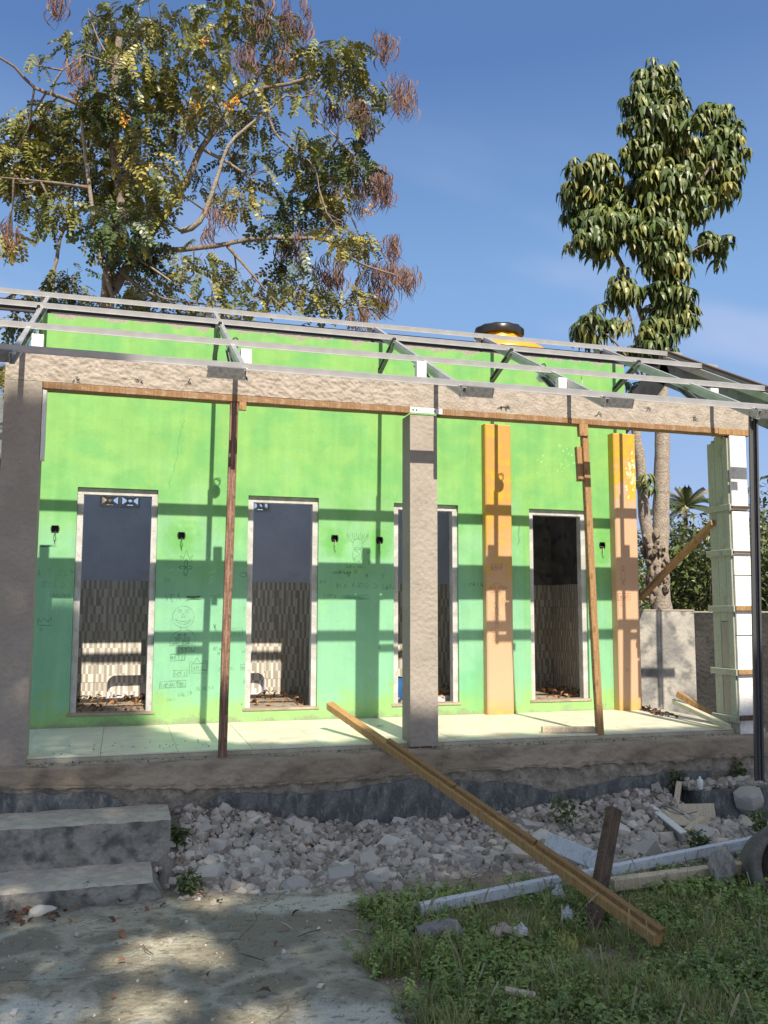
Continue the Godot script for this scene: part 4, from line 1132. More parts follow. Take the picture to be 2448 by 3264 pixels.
const LEFT_SPRAYS := [0.48,7.87,-4.88,0.51,0.36,40,0,0.92,7.85,-5.11,0.44,0.33,36,2,0.32,7.42,-4.59,0.32,0.28,28,0,1.32,9.57,-5.02,0.4,0.36,30,0,1.64,10.12,-5.18,0.44,0.37,34,0,2.19,9.86,-4.58,0.49,0.28,34,0,1.89,8.53,-3.65,0.36,0.36,26,0,1.5,8.11,-3.86,0.33,0.3,30,1,2.21,8.34,-3.92,0.37,0.3,22,0,1.04,8.34,-4.9,0.4,0.25,24,0,1.81,8.08,-4.33,0.42,0.31,30,0,0.7,8.16,-4.8,0.39,0.29,26,0,0.49,7.4,-4.99,0.4,0.25,28,2,1.73,7.56,-5.11,0.51,0.37,50,0,1.84,7.16,-4.91,0.47,0.36,52,0,1.75,6.2,-3.63,0.36,0.29,40,1,2.05,7.29,-3.81,0.33,0.3,22,2,2.26,6.66,-3.85,0.33,0.3,24,0,0.99,6.43,-3.86,0.27,0.3,20,0,0.52,6.99,-4.95,0.29,0.22,12,0,0.31,7.18,-4.74,0.25,0.18,12,2,0.37,6.15,-4.17,0.12,0.27,10,2,2.6,8.26,-3.98,0.34,0.3,22,2,2.51,8.64,-3.76,0.36,0.26,22,0,2.89,8.97,-3.72,0.4,0.3,22,0,2.84,10.34,-5.14,0.41,0.29,22,0,3.22,9.86,-4.21,0.38,0.27,24,0,3.52,9.95,-4.09,0.31,0.2,16,0,3.88,9.96,-4.39,0.28,0.28,16,0,4.3,10.44,-4.98,0.29,0.29,16,0,4.08,9.35,-4.45,0.35,0.28,20,2,4.64,10.08,-5.14,0.37,0.22,20,2,4.66,9.24,-3.62,0.29,0.16,24,0,5.08,9.49,-3.74,0.23,0.12,16,0,5.08,9.34,-4.31,0.31,0.22,28,0,5.57,9.5,-4.76,0.29,0.2,24,0,5.14,8.41,-3.66,0.23,0.2,10,0,5.04,8.09,-4.27,0.31,0.24,34,1,5.12,7.6,-3.71,0.26,0.2,24,1,4.33,7.83,-3.77,0.3,0.23,18,0,4.63,7.63,-4.38,0.31,0.24,24,0,4.78,7.4,-4.55,0.39,0.25,24,1,4.96,7.34,-4.22,0.27,0.24,18,2,4.4,7.93,-4.52,0.28,0.25,14,0,3.88,8.83,-5.01,0.29,0.26,16,0,3.41,8.65,-4.75,0.36,0.32,28,2,3.05,8.4,-3.84,0.23,0.23,12,2,3.55,8.31,-5.22,0.33,0.3,14,0,3.85,8.04,-5.22,0.33,0.33,18,0,3.51,7.12,-4.17,0.34,0.27,18,2,3.02,7.49,-4.8,0.29,0.25,10,0,4.09,7.2,-4.34,0.31,0.24,14,1,3.98,6.73,-4.45,0.31,0.24,14,1,4.44,7.03,-4.68,0.32,0.25,20,0,4.9,6.41,-3.5,0.26,0.19,22,2,5.56,6.98,-4.95,0.25,0.18,18,2,4.43,6.42,-4.56,0.35,0.25,18,1,4.21,6.2,-4.94,0.36,0.25,16,0,4.5,5.81,-4.16,0.34,0.2,18,0,4.92,5.89,-4.8,0.32,0.22,16,0,5.37,5.85,-4.66,0.32,0.25,24,2,3.78,5.52,-3.96,0.34,0.24,16,0,3.46,6.04,-4.72,0.32,0.25,10,0,3.15,5.85,-4.29,0.31,0.24,12,0,2.83,5.85,-3.67,0.3,0.23,14,0,2.45,6.33,-5.12,0.33,0.26,18,0,2.12,5.92,-5.19,0.37,0.26,26,2,2.39,5.59,-4.89,0.43,0.22,24,0,3.06,5.27,-3.92,0.4,0.17,16,2,2,6.09,-4.19,0.31,0.24,26,1,1.14,5.84,-4.87,0.29,0.22,14,1,1.26,5.48,-4.7,0.29,0.14,14,1,0.54,5.54,-4.98,0.16,0.09,8,1,0.58,5.03,-4.47,0.13,0.14,8,1,2.61,8.39,-5.22,0.3,0.3,10,0,3.19,8.94,-4.04,0.27,0.2,10,0,3.69,8.53,-3.69,0.26,0.2,10,0,4.48,8.54,-3.58,0.26,0.2,10,0,0.72,8.58,-3.98,0.17,0.07,4,0,2.1,7.57,-3.57,0.26,0.26,14,1,1.36,8.22,-5.27,0.41,0.33,24,0,1.21,7.44,-4.78,0.36,0.29,22,0,2.42,6.95,-3.56,0.26,0.26,10,0,0.44,4.15,-3.9,0.09,0.16,14,2]
const LEFT_PODS := [0.85,9.76,-4.44,0.08,0.14,10,3,1.23,8.3,-3.59,0.09,0.16,8,3,3.56,9.27,-4.11,0.17,0.31,14,3,3.75,9.76,-3.79,0.13,0.27,10,3,4.39,10.42,-4.63,0.2,0.25,20,3,4.2,9.74,-4.79,0.18,0.25,12,3,5.74,10.05,-4.39,0.15,0.15,14,3,6.18,9.63,-4.88,0.16,0.22,18,3,6.16,9.08,-4.49,0.08,0.21,8,3,5.14,8.46,-3.56,0.14,0.16,10,3,5.01,8.86,-4.57,0.1,0.25,12,3,5.74,9.06,-5.08,0.13,0.22,14,3,5.26,8,-5.03,0.22,0.26,12,3,5.68,8.04,-4.83,0.18,0.25,18,3,5.59,7.29,-3.85,0.13,0.23,18,3,5.4,7.51,-4.52,0.21,0.21,12,3,4.79,8.12,-4.64,0.11,0.18,5,3,3.32,7.22,-4.94,0.18,0.25,12,3,3.06,6.36,-3.53,0.13,0.19,8,3,4.33,6.54,-4.42,0.17,0.24,14,3,5.02,6.31,-4.77,0.21,0.25,24,3,5.18,7.42,-5.01,0.22,0.18,12,3,6.13,7.03,-5.01,0.15,0.18,14,3,6.03,6.37,-4.83,0.25,0.18,18,3,6.01,6.03,-4.02,0.14,0.17,12,3,5.69,6.34,-4.86,0.18,0.18,10,3,5.9,6.11,-5.03,0.18,0.26,16,3,5.4,5.45,-4.31,0.1,0.14,8,3,2.65,8.13,-4.7,0.09,0.18,5,3,0.48,5.76,-3.5,0.06,0.16,5,3]
const LEFT_FLOWERS := [1.95,7.6,-3.85,0.09,0.09,8,4,2.89,9.07,-3.69,0.08,0.08,8,4,3.36,8.24,-3.59,0.08,0.08,8,4,5.36,6.92,-3.74,0.09,0.09,8,4,1.85,7.63,-3.5,0.06,0.06,8,4,3.27,8.19,-3.71,0.08,0.08,8,4,1.17,8.05,-3.8,0.07,0.07,8,4,2.78,8.12,-3.74,0.08,0.08,8,4]
const RIGHT_LIMBS := [
	[0.19,0.13,9.75,-0.2,-3.2,9.79,0.96,-3.2,9.73,1.85,-3.2],
	[0.14,0.09,9.76,1.75,-3.2,9.82,2.56,-3.2,9.88,3.77,-3.2,9.88,4.86,-3.2,9.9,6.2,-3.2],
	[0.09,0.03,9.89,6.12,-3.2,9.88,7.33,-3.2,9.89,8.87,-3.2,9.93,9.58,-3.2],
	[0.11,0.06,9.71,1.65,-3.2,9.53,2.34,-3.18,9.46,3.24,-3.16,9.39,3.73,-3.14,9.54,4.31,-3.12,9.66,4.67,-3.1],
	[0.06,0.03,9.87,4.79,-3.2,9.62,5.6,-3.27,9.35,6.37,-3.33,9.04,6.93,-3.4],
	[0.05,0.02,9.91,7.1,-3.2,10.36,7.5,-3.1,10.92,8.23,-3],
	[0.03,0.01,9.83,6.08,-3.1,10.34,6.58,-3,10.61,6.73,-2.9],
	[0.03,0.01,9.55,4.3,-3.1,9.35,5.21,-3.05,9.17,5.75,-3],
	[0.03,0.01,9.52,4.35,-3,8.99,5.02,-3,8.57,5.27,-3]]
const RIGHT_WHORLS := [10.15,9.7,-3.52,0.31,0.18,22,3,9.85,9.17,-3.26,0.35,0.22,22,3,10.32,9.24,-3.38,0.29,0.22,18,3,9.78,8.51,-2.93,0.52,0.22,34,3,9.59,8.08,-2.97,0.34,0.28,26,3,10.38,8.32,-3.2,0.32,0.28,24,3,11.27,9.16,-3.53,0.39,0.26,26,3,11.31,8.64,-3.37,0.38,0.26,28,3,11.21,8.22,-3.38,0.38,0.26,26,3,11.3,7.89,-3.4,0.26,0.16,12,3,10.67,8.03,-3.39,0.32,0.26,20,3,9.92,7.59,-2.94,0.4,0.28,26,3,9.97,7.76,-3.45,0.35,0.29,22,3,10.31,7.52,-3.51,0.49,0.36,30,3,9.7,6.65,-2.9,0.4,0.31,28,3,10.49,7.47,-3.15,0.35,0.25,18,3,9.82,6.28,-2.86,0.29,0.17,14,3,9.67,7.33,-3.27,0.25,0.32,14,3,9.81,7.12,-2.92,0.31,0.28,20,3,10.04,6.77,-3.09,0.28,0.28,18,3,9.71,6.47,-3,0.25,0.25,14,3,8.65,7.75,-3.03,0.3,0.17,18,3,8.58,7.45,-3.2,0.28,0.22,16,3,9.19,7.67,-3.48,0.32,0.23,18,3,8.93,7.29,-3.4,0.48,0.19,26,3,8.77,6.77,-2.94,0.43,0.22,24,3,8.6,6.49,-2.92,0.37,0.15,16,3,9.22,6.81,-2.9,0.18,0.25,10,3,10.92,6.93,-3.31,0.23,0.15,12,3,9.23,5.88,-3.09,0.26,0.14,12,3,9.89,5.86,-2.99,0.37,0.19,18,3,10.12,5.59,-3.1,0.31,0.22,18,3,9.74,5.26,-2.98,0.34,0.19,18,3,8.67,5.3,-3.18,0.26,0.19,16,3,9.06,5.34,-3.09,0.11,0.09,3,3,9.59,5.02,-3.07,0.37,0.09,10,3,9.56,4.4,-3.36,0.09,0.14,6,3,9.41,2.93,-2.9,0.05,0.12,2,3]

# ---------------------------------------------------------------- trees
func limb_points(row: Array, from_ground: bool) -> Array:
	var pts := PackedVector3Array()
	if from_ground: pts.append(Vector3(row[2] + .03, -.85, row[4]))
	for i in range(2, row.size(), 3): pts.append(Vector3(row[i], row[i + 1], row[i + 2]))
	# smooth by inserting Catmull-Rom points
	var c := Curve3D.new()
	for i in pts.size():
		var a := pts[maxi(i - 1, 0)]; var b := pts[mini(i + 1, pts.size() - 1)]
		c.add_point(pts[i], (a - b) / 6.0, (b - a) / 6.0)
	var L := c.get_baked_length()
	var n := maxi(4, int(L / .16))
	var q := PackedVector3Array(); var r := PackedFloat32Array()
	for i in n + 1:
		var t := float(i) / n
		q.append(c.sample_baked(L * t, true))
		r.append(lerpf(row[0], row[1], pow(t, .6)))
	return [q, r]

func frond_mesh() -> ArrayMesh:       # feathered leaf along +z
	var m := MB.new()
	var L := .26
	var at := func(t: float) -> Vector3: return Vector3(.02 * t * t, -.11 * t * t, L * t)
	for i in 8:
		var a: Vector3 = at.call(i / 8.0); var b: Vector3 = at.call((i + 1) / 8.0)
		m.quad(a + Vector3(-.002, 0, 0), b + Vector3(-.0015, 0, 0), b + Vector3(.0015, 0, 0), a + Vector3(.002, 0, 0))
	for i in 8:
		var o: Vector3 = at.call((i + 1) / 8.4)
		for s in [-1, 1]:
			var d := Vector3(s * .85, -.30 + .22 * sin(i * 2.7 + s), .42 + .15 * sin(i * 4.1 + s * 2.0)).normalized()
			var w := Vector3(-d.z * s, .35 * sin(i * 3.3 + s * 1.3), d.x * s).normalized() * .0165
			var l := .064 * (1.0 - .30 * absf(i / 7.0 - .45))
			var p1 := o + d * l * .35 + w; var p2 := o + d * l * .35 - w; var p3 := o + d * l * .75 + w * .85; var p4 := o + d * l * .75 - w * .85
			m.tri(o, p2, p1)
			m.quad(p2, p4, p3, p1)
			m.tri(p4, o + d * l, p3)
	return m.mesh()

func pod_mesh() -> ArrayMesh:
	var m := MB.new()
	var L := .24
	var pr := []
	for i in 6:
		var t := i / 5.0
		var c := Vector3(.10 * t * (1.15 - t) * 2.2, -L * (t * .25 + .75 * t * t), .02 * sin(t * 3.0))
		var w := .0068 * sin(PI * clampf(t * .85 + .12, 0, 1))
		var row := [c + Vector3(-w, 0, 0), c + Vector3(0, 0, w * .45), c + Vector3(w, 0, 0), c + Vector3(0, 0, -w * .45)]
		if i > 0:
			for k in 4: m.quad(pr[k], row[k], row[(k + 1) % 4], pr[(k + 1) % 4])
		pr = row
	return m.mesh()

func in_ball() -> Vector3:
	while true:
		var p := Vector3(rng.randf_range(-1, 1), rng.randf_range(-1, 1), rng.randf_range(-1, 1))
		if p.length_squared() < 1.0: return p
	return Vector3.ZERO

func tint_of(kind: int) -> Color:
	var k := rng.randf()
	var c := Vector3(.195, .205, .05)
	if kind == 1: c = Vector3(.075, .115, .038)
	elif kind == 2: c = Vector3(.33, .285, .07)
	if k < .18: c = c.lerp(Vector3(.36, .30, .07), .6)
	elif k < .40: c = c.lerp(Vector3(.035, .06, .02), .65)
	elif k < .48: c = c.lerp(Vector3(.30, .33, .24), .5)
	c *= rng.randf_range(.75, 1.25)
	return Color(c.x, c.y, c.z)

func build_left_tree() -> void:
	var t := thing("pod_tree", "large feathery tree with dry brown pods and yellow flowers behind the block", "tree", Vector3(1.75, -.75, -4.6))
	var nodes := []
	for i in LEFT_LIMBS.size():
		var q := limb_points(LEFT_LIMBS[i], i < 3)
		var m := MB.new()
		var rr: PackedFloat32Array = q[1]
		for e in rr.size(): rr[e] *= .95 if i == 0 else .78
		m.tube(q[0], rr, 10 if i < 3 else 7, true, .16)
		put("trunk" if i < 3 else "limb", m.mesh(), M.bark if i % 3 == 1 else M.bark_dark, t)
		for k in (q[0] as PackedVector3Array).size(): nodes.append(q[0][k])
	var tw := MB.new()
	var lt := []; var lc := []
	for i in range(0, LEFT_SPRAYS.size(), 7):
		var o := Vector3(LEFT_SPRAYS[i], LEFT_SPRAYS[i + 1], LEFT_SPRAYS[i + 2])
		var rx: float = LEFT_SPRAYS[i + 3]; var ry: float = LEFT_SPRAYS[i + 4]; var kind := int(LEFT_SPRAYS[i + 6])
		var best := Vector3(9e9, 0, 0)
		for p in nodes:
			if p.distance_to(o) < best.distance_to(o): best = p
		var mid := (best + o) * .5 + Vector3(rng.randfn() * .06, -.05, rng.randfn() * .06)
		tw.tube(PackedVector3Array([best, mid, o]), PackedFloat32Array([.016, .012, .008]), 5)
		for k in 9:
			var e := o + in_ball() * Vector3(rx, ry, (rx + ry) * .5) * 1.1
			var hub := mid.lerp(o, rng.randf())
			tw.tube(PackedVector3Array([hub, (hub + e) * .5 + Vector3(0, .03, 0), e]), PackedFloat32Array([.007, .005, .003]), 4, false)
		for k in int(LEFT_SPRAYS[i + 5] * (1.9 if o.x < 2.6 else 1.45)):
			var p := in_ball()
			var at := o + p * Vector3(rx, ry, (rx + ry) * .5)
			var yaw := atan2(p.x + rng.randfn() * .6, p.z + rng.randfn() * .6)
			var b := Basis(Vector3.UP, yaw) * Basis(Vector3.RIGHT, rng.randf_range(-.1, 1.1)) * Basis(Vector3.BACK, rng.randfn() * .5)
			lt.append(Transform3D(b.scaled(Vector3.ONE * rng.randf_range(.75, 1.45)), at))
			lc.append(tint_of(kind))
	put("twigs", tw.mesh(), M.bark_dark, t).set_meta("kind", "stuff")
	scatter("crown", frond_mesh(), M.leaf, lt, t, lc)
	lt = []; lc = []
	for i in range(0, LEFT_PODS.size(), 7):
		var o := Vector3(LEFT_PODS[i], LEFT_PODS[i + 1], LEFT_PODS[i + 2])
		for c in 4 + int(LEFT_PODS[i + 5]) / 3:
			var p := in_ball()
			var h := o + Vector3(p.x * LEFT_PODS[i + 3] * 1.25, p.y * LEFT_PODS[i + 4] + .08, p.z * .3)
			for k in int(LEFT_PODS[i + 5] * .45) + 5:
				var b := Basis(Vector3.UP, rng.randf() * TAU) * Basis(Vector3.BACK, -absf(rng.randfn()) * .32)
				lt.append(Transform3D(b.scaled(Vector3(1.25, 1, 1.25) * rng.randf_range(.75, 1.45)), h + Vector3(rng.randfn(), rng.randfn() * .6, rng.randfn()) * .05))
				var cc: Vector3 = [Vector3(.15, .075, .065), Vector3(.22, .12, .09), Vector3(.085, .045, .05), Vector3(.30, .17, .09)][rng.randi() % 4]
				lc.append(Color(cc.x, cc.y, cc.z))
	scatter("seed_pods", pod_mesh(), M.leaf_dull, lt, t, lc)
	lt = []
	for i in range(0, LEFT_FLOWERS.size(), 7):
		for k in 22: lt.append(Transform3D(rnd_basis(1.5), Vector3(LEFT_FLOWERS[i], LEFT_FLOWERS[i + 1], LEFT_FLOWERS[i + 2]) + in_ball() * .085))
	scatter("blossom", leaf_mesh(.045, .035, .3, .5, 2), leafy_plain(Color(.86, .60, .10)), lt, t)

func leafy_plain(c: Color) -> StandardMaterial3D:
	var m := plain(c, .6)
	m.cull_mode = BaseMaterial3D.CULL_DISABLED
	return m

func whorl_mesh(sd: int, c: Vector3) -> ArrayMesh:     # an umbrella of drooping leaves
	var r := RandomNumberGenerator.new()
	r.seed = sd
	var m := MB.new()
	var n := 8 + r.randi() % 3
	for k in n:
		var an := TAU * (k + r.randf() * .9) / n
		var L := r.randf_range(.18, .26); var W := r.randf_range(.050, .070)
		var dr := r.randf_range(.7, 1.08)
		var b := Basis(Vector3.UP, an)
		var pr := []
		var g := r.randf_range(.8, 1.2)
		m.tint = Color(c.x * g, c.y * g, c.z * g)
		for i in 5:
			var t := i / 4.0
			var hw := W * .5 * sin(PI * clampf(t * .88 + .08, 0, 1))
			var q := Vector3(0, .05 * sin(t * 2.4) - dr * L * pow(t, 1.8), .02 + L * (t * .95 - .42 * t * t))
			var row := [b * (q + Vector3(-hw, -hw * .45, 0)), b * q, b * (q + Vector3(hw, -hw * .45, 0))]
			if i > 0:
				m.quad(pr[0], row[0], row[1], pr[1]); m.quad(pr[1], row[1], row[2], pr[2])
			pr = row
	return m.mesh()

func build_right_tree() -> void:
	var t := thing("tall_tree", "tall forked tree with whorls of drooping glossy leaves beyond the right end", "tree", Vector3(9.8, -.75, -3.2))
	var nodes := []
	for i in RIGHT_LIMBS.size():
		var q := limb_points(RIGHT_LIMBS[i], i == 0)
		var m := MB.new()
		m.tube(q[0], q[1], 16 if i < 4 else 7, true, .10 if i != 0 else .16)
		put("trunk" if i < 4 else "limb", m.mesh(), M.bark if i < 4 else M.bark_dark, t)
		for k in (q[0] as PackedVector3Array).size(): nodes.append(q[0][k])
	# burred scars round the fork
	var fk := Vector3(RIGHT_LIMBS[1][2], RIGHT_LIMBS[1][3], RIGHT_LIMBS[1][4])
	var sc := MB.new()
	var rk := [rock(901, 1.0), rock(902, 1.2), rock(903, .9)]
	for k in 70:
		var an := rng.randf_range(-.4, PI + .4); var y := rng.randfn() * .30 - .10
		var ax := fk + Vector3(-.05 - .10 * smoothstep(0., .5, y), y, 0)
		join(sc, rk[k % 3], Transform3D(rnd_basis(.4).scaled(Vector3(.045, .07, .03) * rng.randf_range(.6, 1.5)), ax + Vector3(cos(an) * .165, 0, sin(an) * .155)))
	put("burr", sc.mesh(), M.bark_dark, t)
	var cols := [Vector3(.145, .18, .045), Vector3(.085, .125, .036), Vector3(.20, .22, .058), Vector3(.11, .16, .040), Vector3(.26, .24, .055)]
	var ms := []
	for k in 10: ms.append(whorl_mesh(500 + k, cols[[0, 1, 2, 3, 1, 0, 3, 2, 1, 4][k]]))
	var tw := MB.new()
	var count := 0
	var extra := [[], [], []]
	for i in range(0, RIGHT_WHORLS.size(), 7):
		var o := Vector3(RIGHT_WHORLS[i], RIGHT_WHORLS[i + 1], RIGHT_WHORLS[i + 2])
		var rx: float = RIGHT_WHORLS[i + 3]; var ry: float = RIGHT_WHORLS[i + 4]
		var best := Vector3(9e9, 0, 0)
		for p in nodes:
			if p.distance_to(o) < best.distance_to(o): best = p
		if best.distance_to(o) < 2.5: tw.tube(PackedVector3Array([best, (best + o) * .5 + Vector3(0, -.06, 0), o]), PackedFloat32Array([.03, .022, .014]), 6)
		for k in int(RIGHT_WHORLS[i + 5] * 2.4):
			var p := in_ball()
			p = p.normalized() * pow(p.length(), .6)
			var front := k < int(RIGHT_WHORLS[i + 5] * .52)
			if front: p.z = absf(p.z)
			var at := o + p * Vector3(rx * 1.12, ry * 1.12, maxf(rx, ry) * .9)
			if k % 6 == 0 and best.distance_to(o) < .9: at = o.lerp(best, rng.randf() * .6) + in_ball() * .35
			var b := Basis(Vector3.UP, rng.randf() * TAU) * Basis(Vector3.RIGHT, clampf(rng.randfn() * .24, -.6, .6))
			b = Basis(Vector3.RIGHT, .25 * p.z) * Basis(Vector3.BACK, -.25 * p.x) * b
			var tf := Transform3D(b.scaled(Vector3.ONE * rng.randf_range(.7, 1.2)), at)
			if rng.randf() < .3: tw.tube(PackedVector3Array([o, at]), PackedFloat32Array([.010, .005]), 4, false)
			if front and count < 300:
				put("leaf_whorl", ms[rng.randi() % 10], M.leaf, t, tf)
				count += 1
			else: extra[rng.randi() % 3].append(tf)
	put("twigs", tw.mesh(), M.bark_dark, t).set_meta("kind", "stuff")
	for k in 3: scatter("crown" if k == 0 else "crown_%03d" % k, ms[k * 3 + 1], M.leaf, extra[k], t)

func bushy(called: String, label: String, at: Vector3, r: Vector3, n: int, leaf: float, c: Vector3, trunk := .08, cat := "tree") -> void:
	var t := thing(called, label, cat, Vector3(at.x, -.75, at.z))
	var m := MB.new()
	var base := Vector3(at.x, -.8, at.z)
	m.tube(PackedVector3Array([base, base.lerp(at, .5) + Vector3(.08, 0, .05), at + Vector3(0, r.y * .4, 0)]), PackedFloat32Array([trunk, trunk * .75, trunk * .3]), 9, true, .1)
	for k in 7:
		var p := in_ball().normalized() * r * .75
		var s := base.lerp(at, rng.randf_range(.5, .95))
		m.tube(PackedVector3Array([s, (s + at + p) * .5, at + p]), PackedFloat32Array([trunk * .45, trunk * .3, trunk * .12]), 6)
	put("trunk", m.mesh(), M.bark_dark, t)
	var lt := []; var lc := []
	var clumps := []
	for k in 26: clumps.append(in_ball() * .85)
	for k in n:
		var q: Vector3 = clumps[rng.randi() % 26]
		var p: Vector3 = q + in_ball() * .36
		lt.append(Transform3D(rnd_basis(.9).scaled(Vector3.ONE * rng.randf_range(.6, 1.3)), at + p * r))
		var cc := c.lerp(Vector3(.16, .15, .035), rng.randf() * .5) * rng.randf_range(.6, 1.25)
		lc.append(Color(cc.x, cc.y, cc.z))
	scatter("crown", leaf_mesh(leaf, leaf * .42, .4, .35, 2), M.leaf, lt, t, lc)

func build_palm(at: Vector3, s: float, label: String) -> void:
	var t := thing("coconut_palm", label, "palm tree", Vector3(at.x, -.75, at.z))
	var m := MB.new()
	m.tube(PackedVector3Array([Vector3(at.x - .6, -.8, at.z), Vector3(at.x - .2, at.y * .5, at.z), at]), PackedFloat32Array([.2 * s, .14 * s, .11 * s]), 8)
	put("trunk", m.mesh(), M.bark, t)
	var r := RandomNumberGenerator.new()
	r.seed = 61
	for k in 23:
		m = MB.new()
		var an := TAU * k / 23.0 * 5.0 + r.randf() * .3
		var el := r.randf_range(-.15, 1.35)
		var d := Vector3(cos(an) * cos(el), sin(el), sin(an) * cos(el))
		var L := s * r.randf_range(1.9, 2.4)
		for i in 22:
			var tt := (i + 1) / 22.0
			var p := at + d * L * tt + Vector3(0, -.75 * s * tt * tt, 0)
			var p2 := at + d * L * (tt - .05) + Vector3(0, -.75 * s * (tt - .05) * (tt - .05), 0)
			var side := (p - p2).cross(Vector3.UP).normalized()
			m.quad(p2 + side * .02, p2 - side * .02, p - side * .02, p + side * .02)
			for e in [-1, 1]:
				var q: Vector3 = p + side * e * .30 * s * sin(PI * clampf(tt * .9 + .08, 0, 1)) + (p - p2) * 2.2 + Vector3(0, -.22 * s, 0)
				m.quad(p2, p, q + (p - p2) * .4, q)
		m.tint = Color(1, 1, 1)
		put("frond", m.mesh(), M.palm_leaf if k % 4 else M.palm_pale, t)

# tall leafy trees behind the viewer, which keep the yard in dappled shade
func shade_edge(x: float) -> float:
	var P := [[-4.0, 2.3], [1.05, 2.42], [1.55, 2.55], [1.85, 2.3], [2.1, 1.75], [2.35, 1.05], [2.6, .42], [2.95, .20], [3.4, .12], [7.6, .10], [8.6, .5], [10.5, .9]]
	for i in P.size() - 1:
		if x < P[i + 1][0]: return lerpf(P[i][1], P[i + 1][1], clampf((x - P[i][0]) / (P[i + 1][0] - P[i][0]), 0, 1))
	return .9

func build_shade_trees() -> void:
	var holes := [[2.27, -2.39, .27, .16], [2.56, -1.72, .15, .10], [2.07, -3.08, .15, .08], [2.62, -3.25, .16, .07], [2.15, -2.85, .05, .05]]
	var lm := leaf_mesh(.20, .10, .35, .3, 2)
	for k in 2:
		var xa: float = -4.0 if k == 0 else 3.6; var xb: float = 3.6 if k == 0 else 10.5
		var bx: float = -.6 if k == 0 else 7.2
		var t := thing("shade_tree", ["broad leafy tree standing behind the viewer on the left of the yard", "broad leafy tree standing behind the viewer on the right of the yard"][k], "tree", Vector3(bx, -.75, 15.0), "shade trees behind the viewer")
		var m := MB.new()
		m.tube(PackedVector3Array([Vector3(bx, -.85, 15.), Vector3(bx + .1, 2, 15.1), Vector3(bx, 5, 15), Vector3(bx + .1, 9, 14.6)]), PackedFloat32Array([.32, .26, .2, .08]), 12, true, .1)
		for i in 14:
			var y := rng.randf_range(3.0, 7.5)
			var e := Vector3(rng.randf_range(xa, xb), y + rng.randf_range(.6, 2.4), rng.randf_range(12.5, 16.5))
			e.y = minf(e.y, shade_edge(e.x) + SUN_M * (e.z - 1.65) - .3)
			m.tube(PackedVector3Array([Vector3(bx, y - .6, 15), Vector3(lerpf(bx, e.x, .5), (y + e.y) * .5 + .1, lerpf(15., e.z, .5)), e]), PackedFloat32Array([.10, .07, .02]), 7)
		put("trunk", m.mesh(), M.bark_dark, t)
		var lt := []; var lc := []
		for i in 40000:
			var x := rng.randf_range(xa, xb)
			var top := shade_edge(x)
			var Y := top - (absf(rng.randfn()) * .5 if i % 4 == 0 else rng.randf() * (5.3 + top))
			var d := rng.randf_range(10.2, 15.0)
			var skip := false
			for h in holes:
				if pow((x - h[0]) / (h[2] + .10), 2) + pow((Y - h[1]) / (h[3] + .10), 2) < 1.0: skip = true
			if skip: continue
			lt.append(Transform3D(rnd_basis(.9).scaled(Vector3.ONE * rng.randf_range(.7, 1.2)), Vector3(x + .012 * d, Y + SUN_M * d, 1.65 + d)))
			var c := Vector3(.06, .085, .025) * rng.randf_range(.6, 1.3)
			lc.append(Color(c.x, c.y, c.z))
		scatter("crown", lm, M.leaf, lt, t, lc)

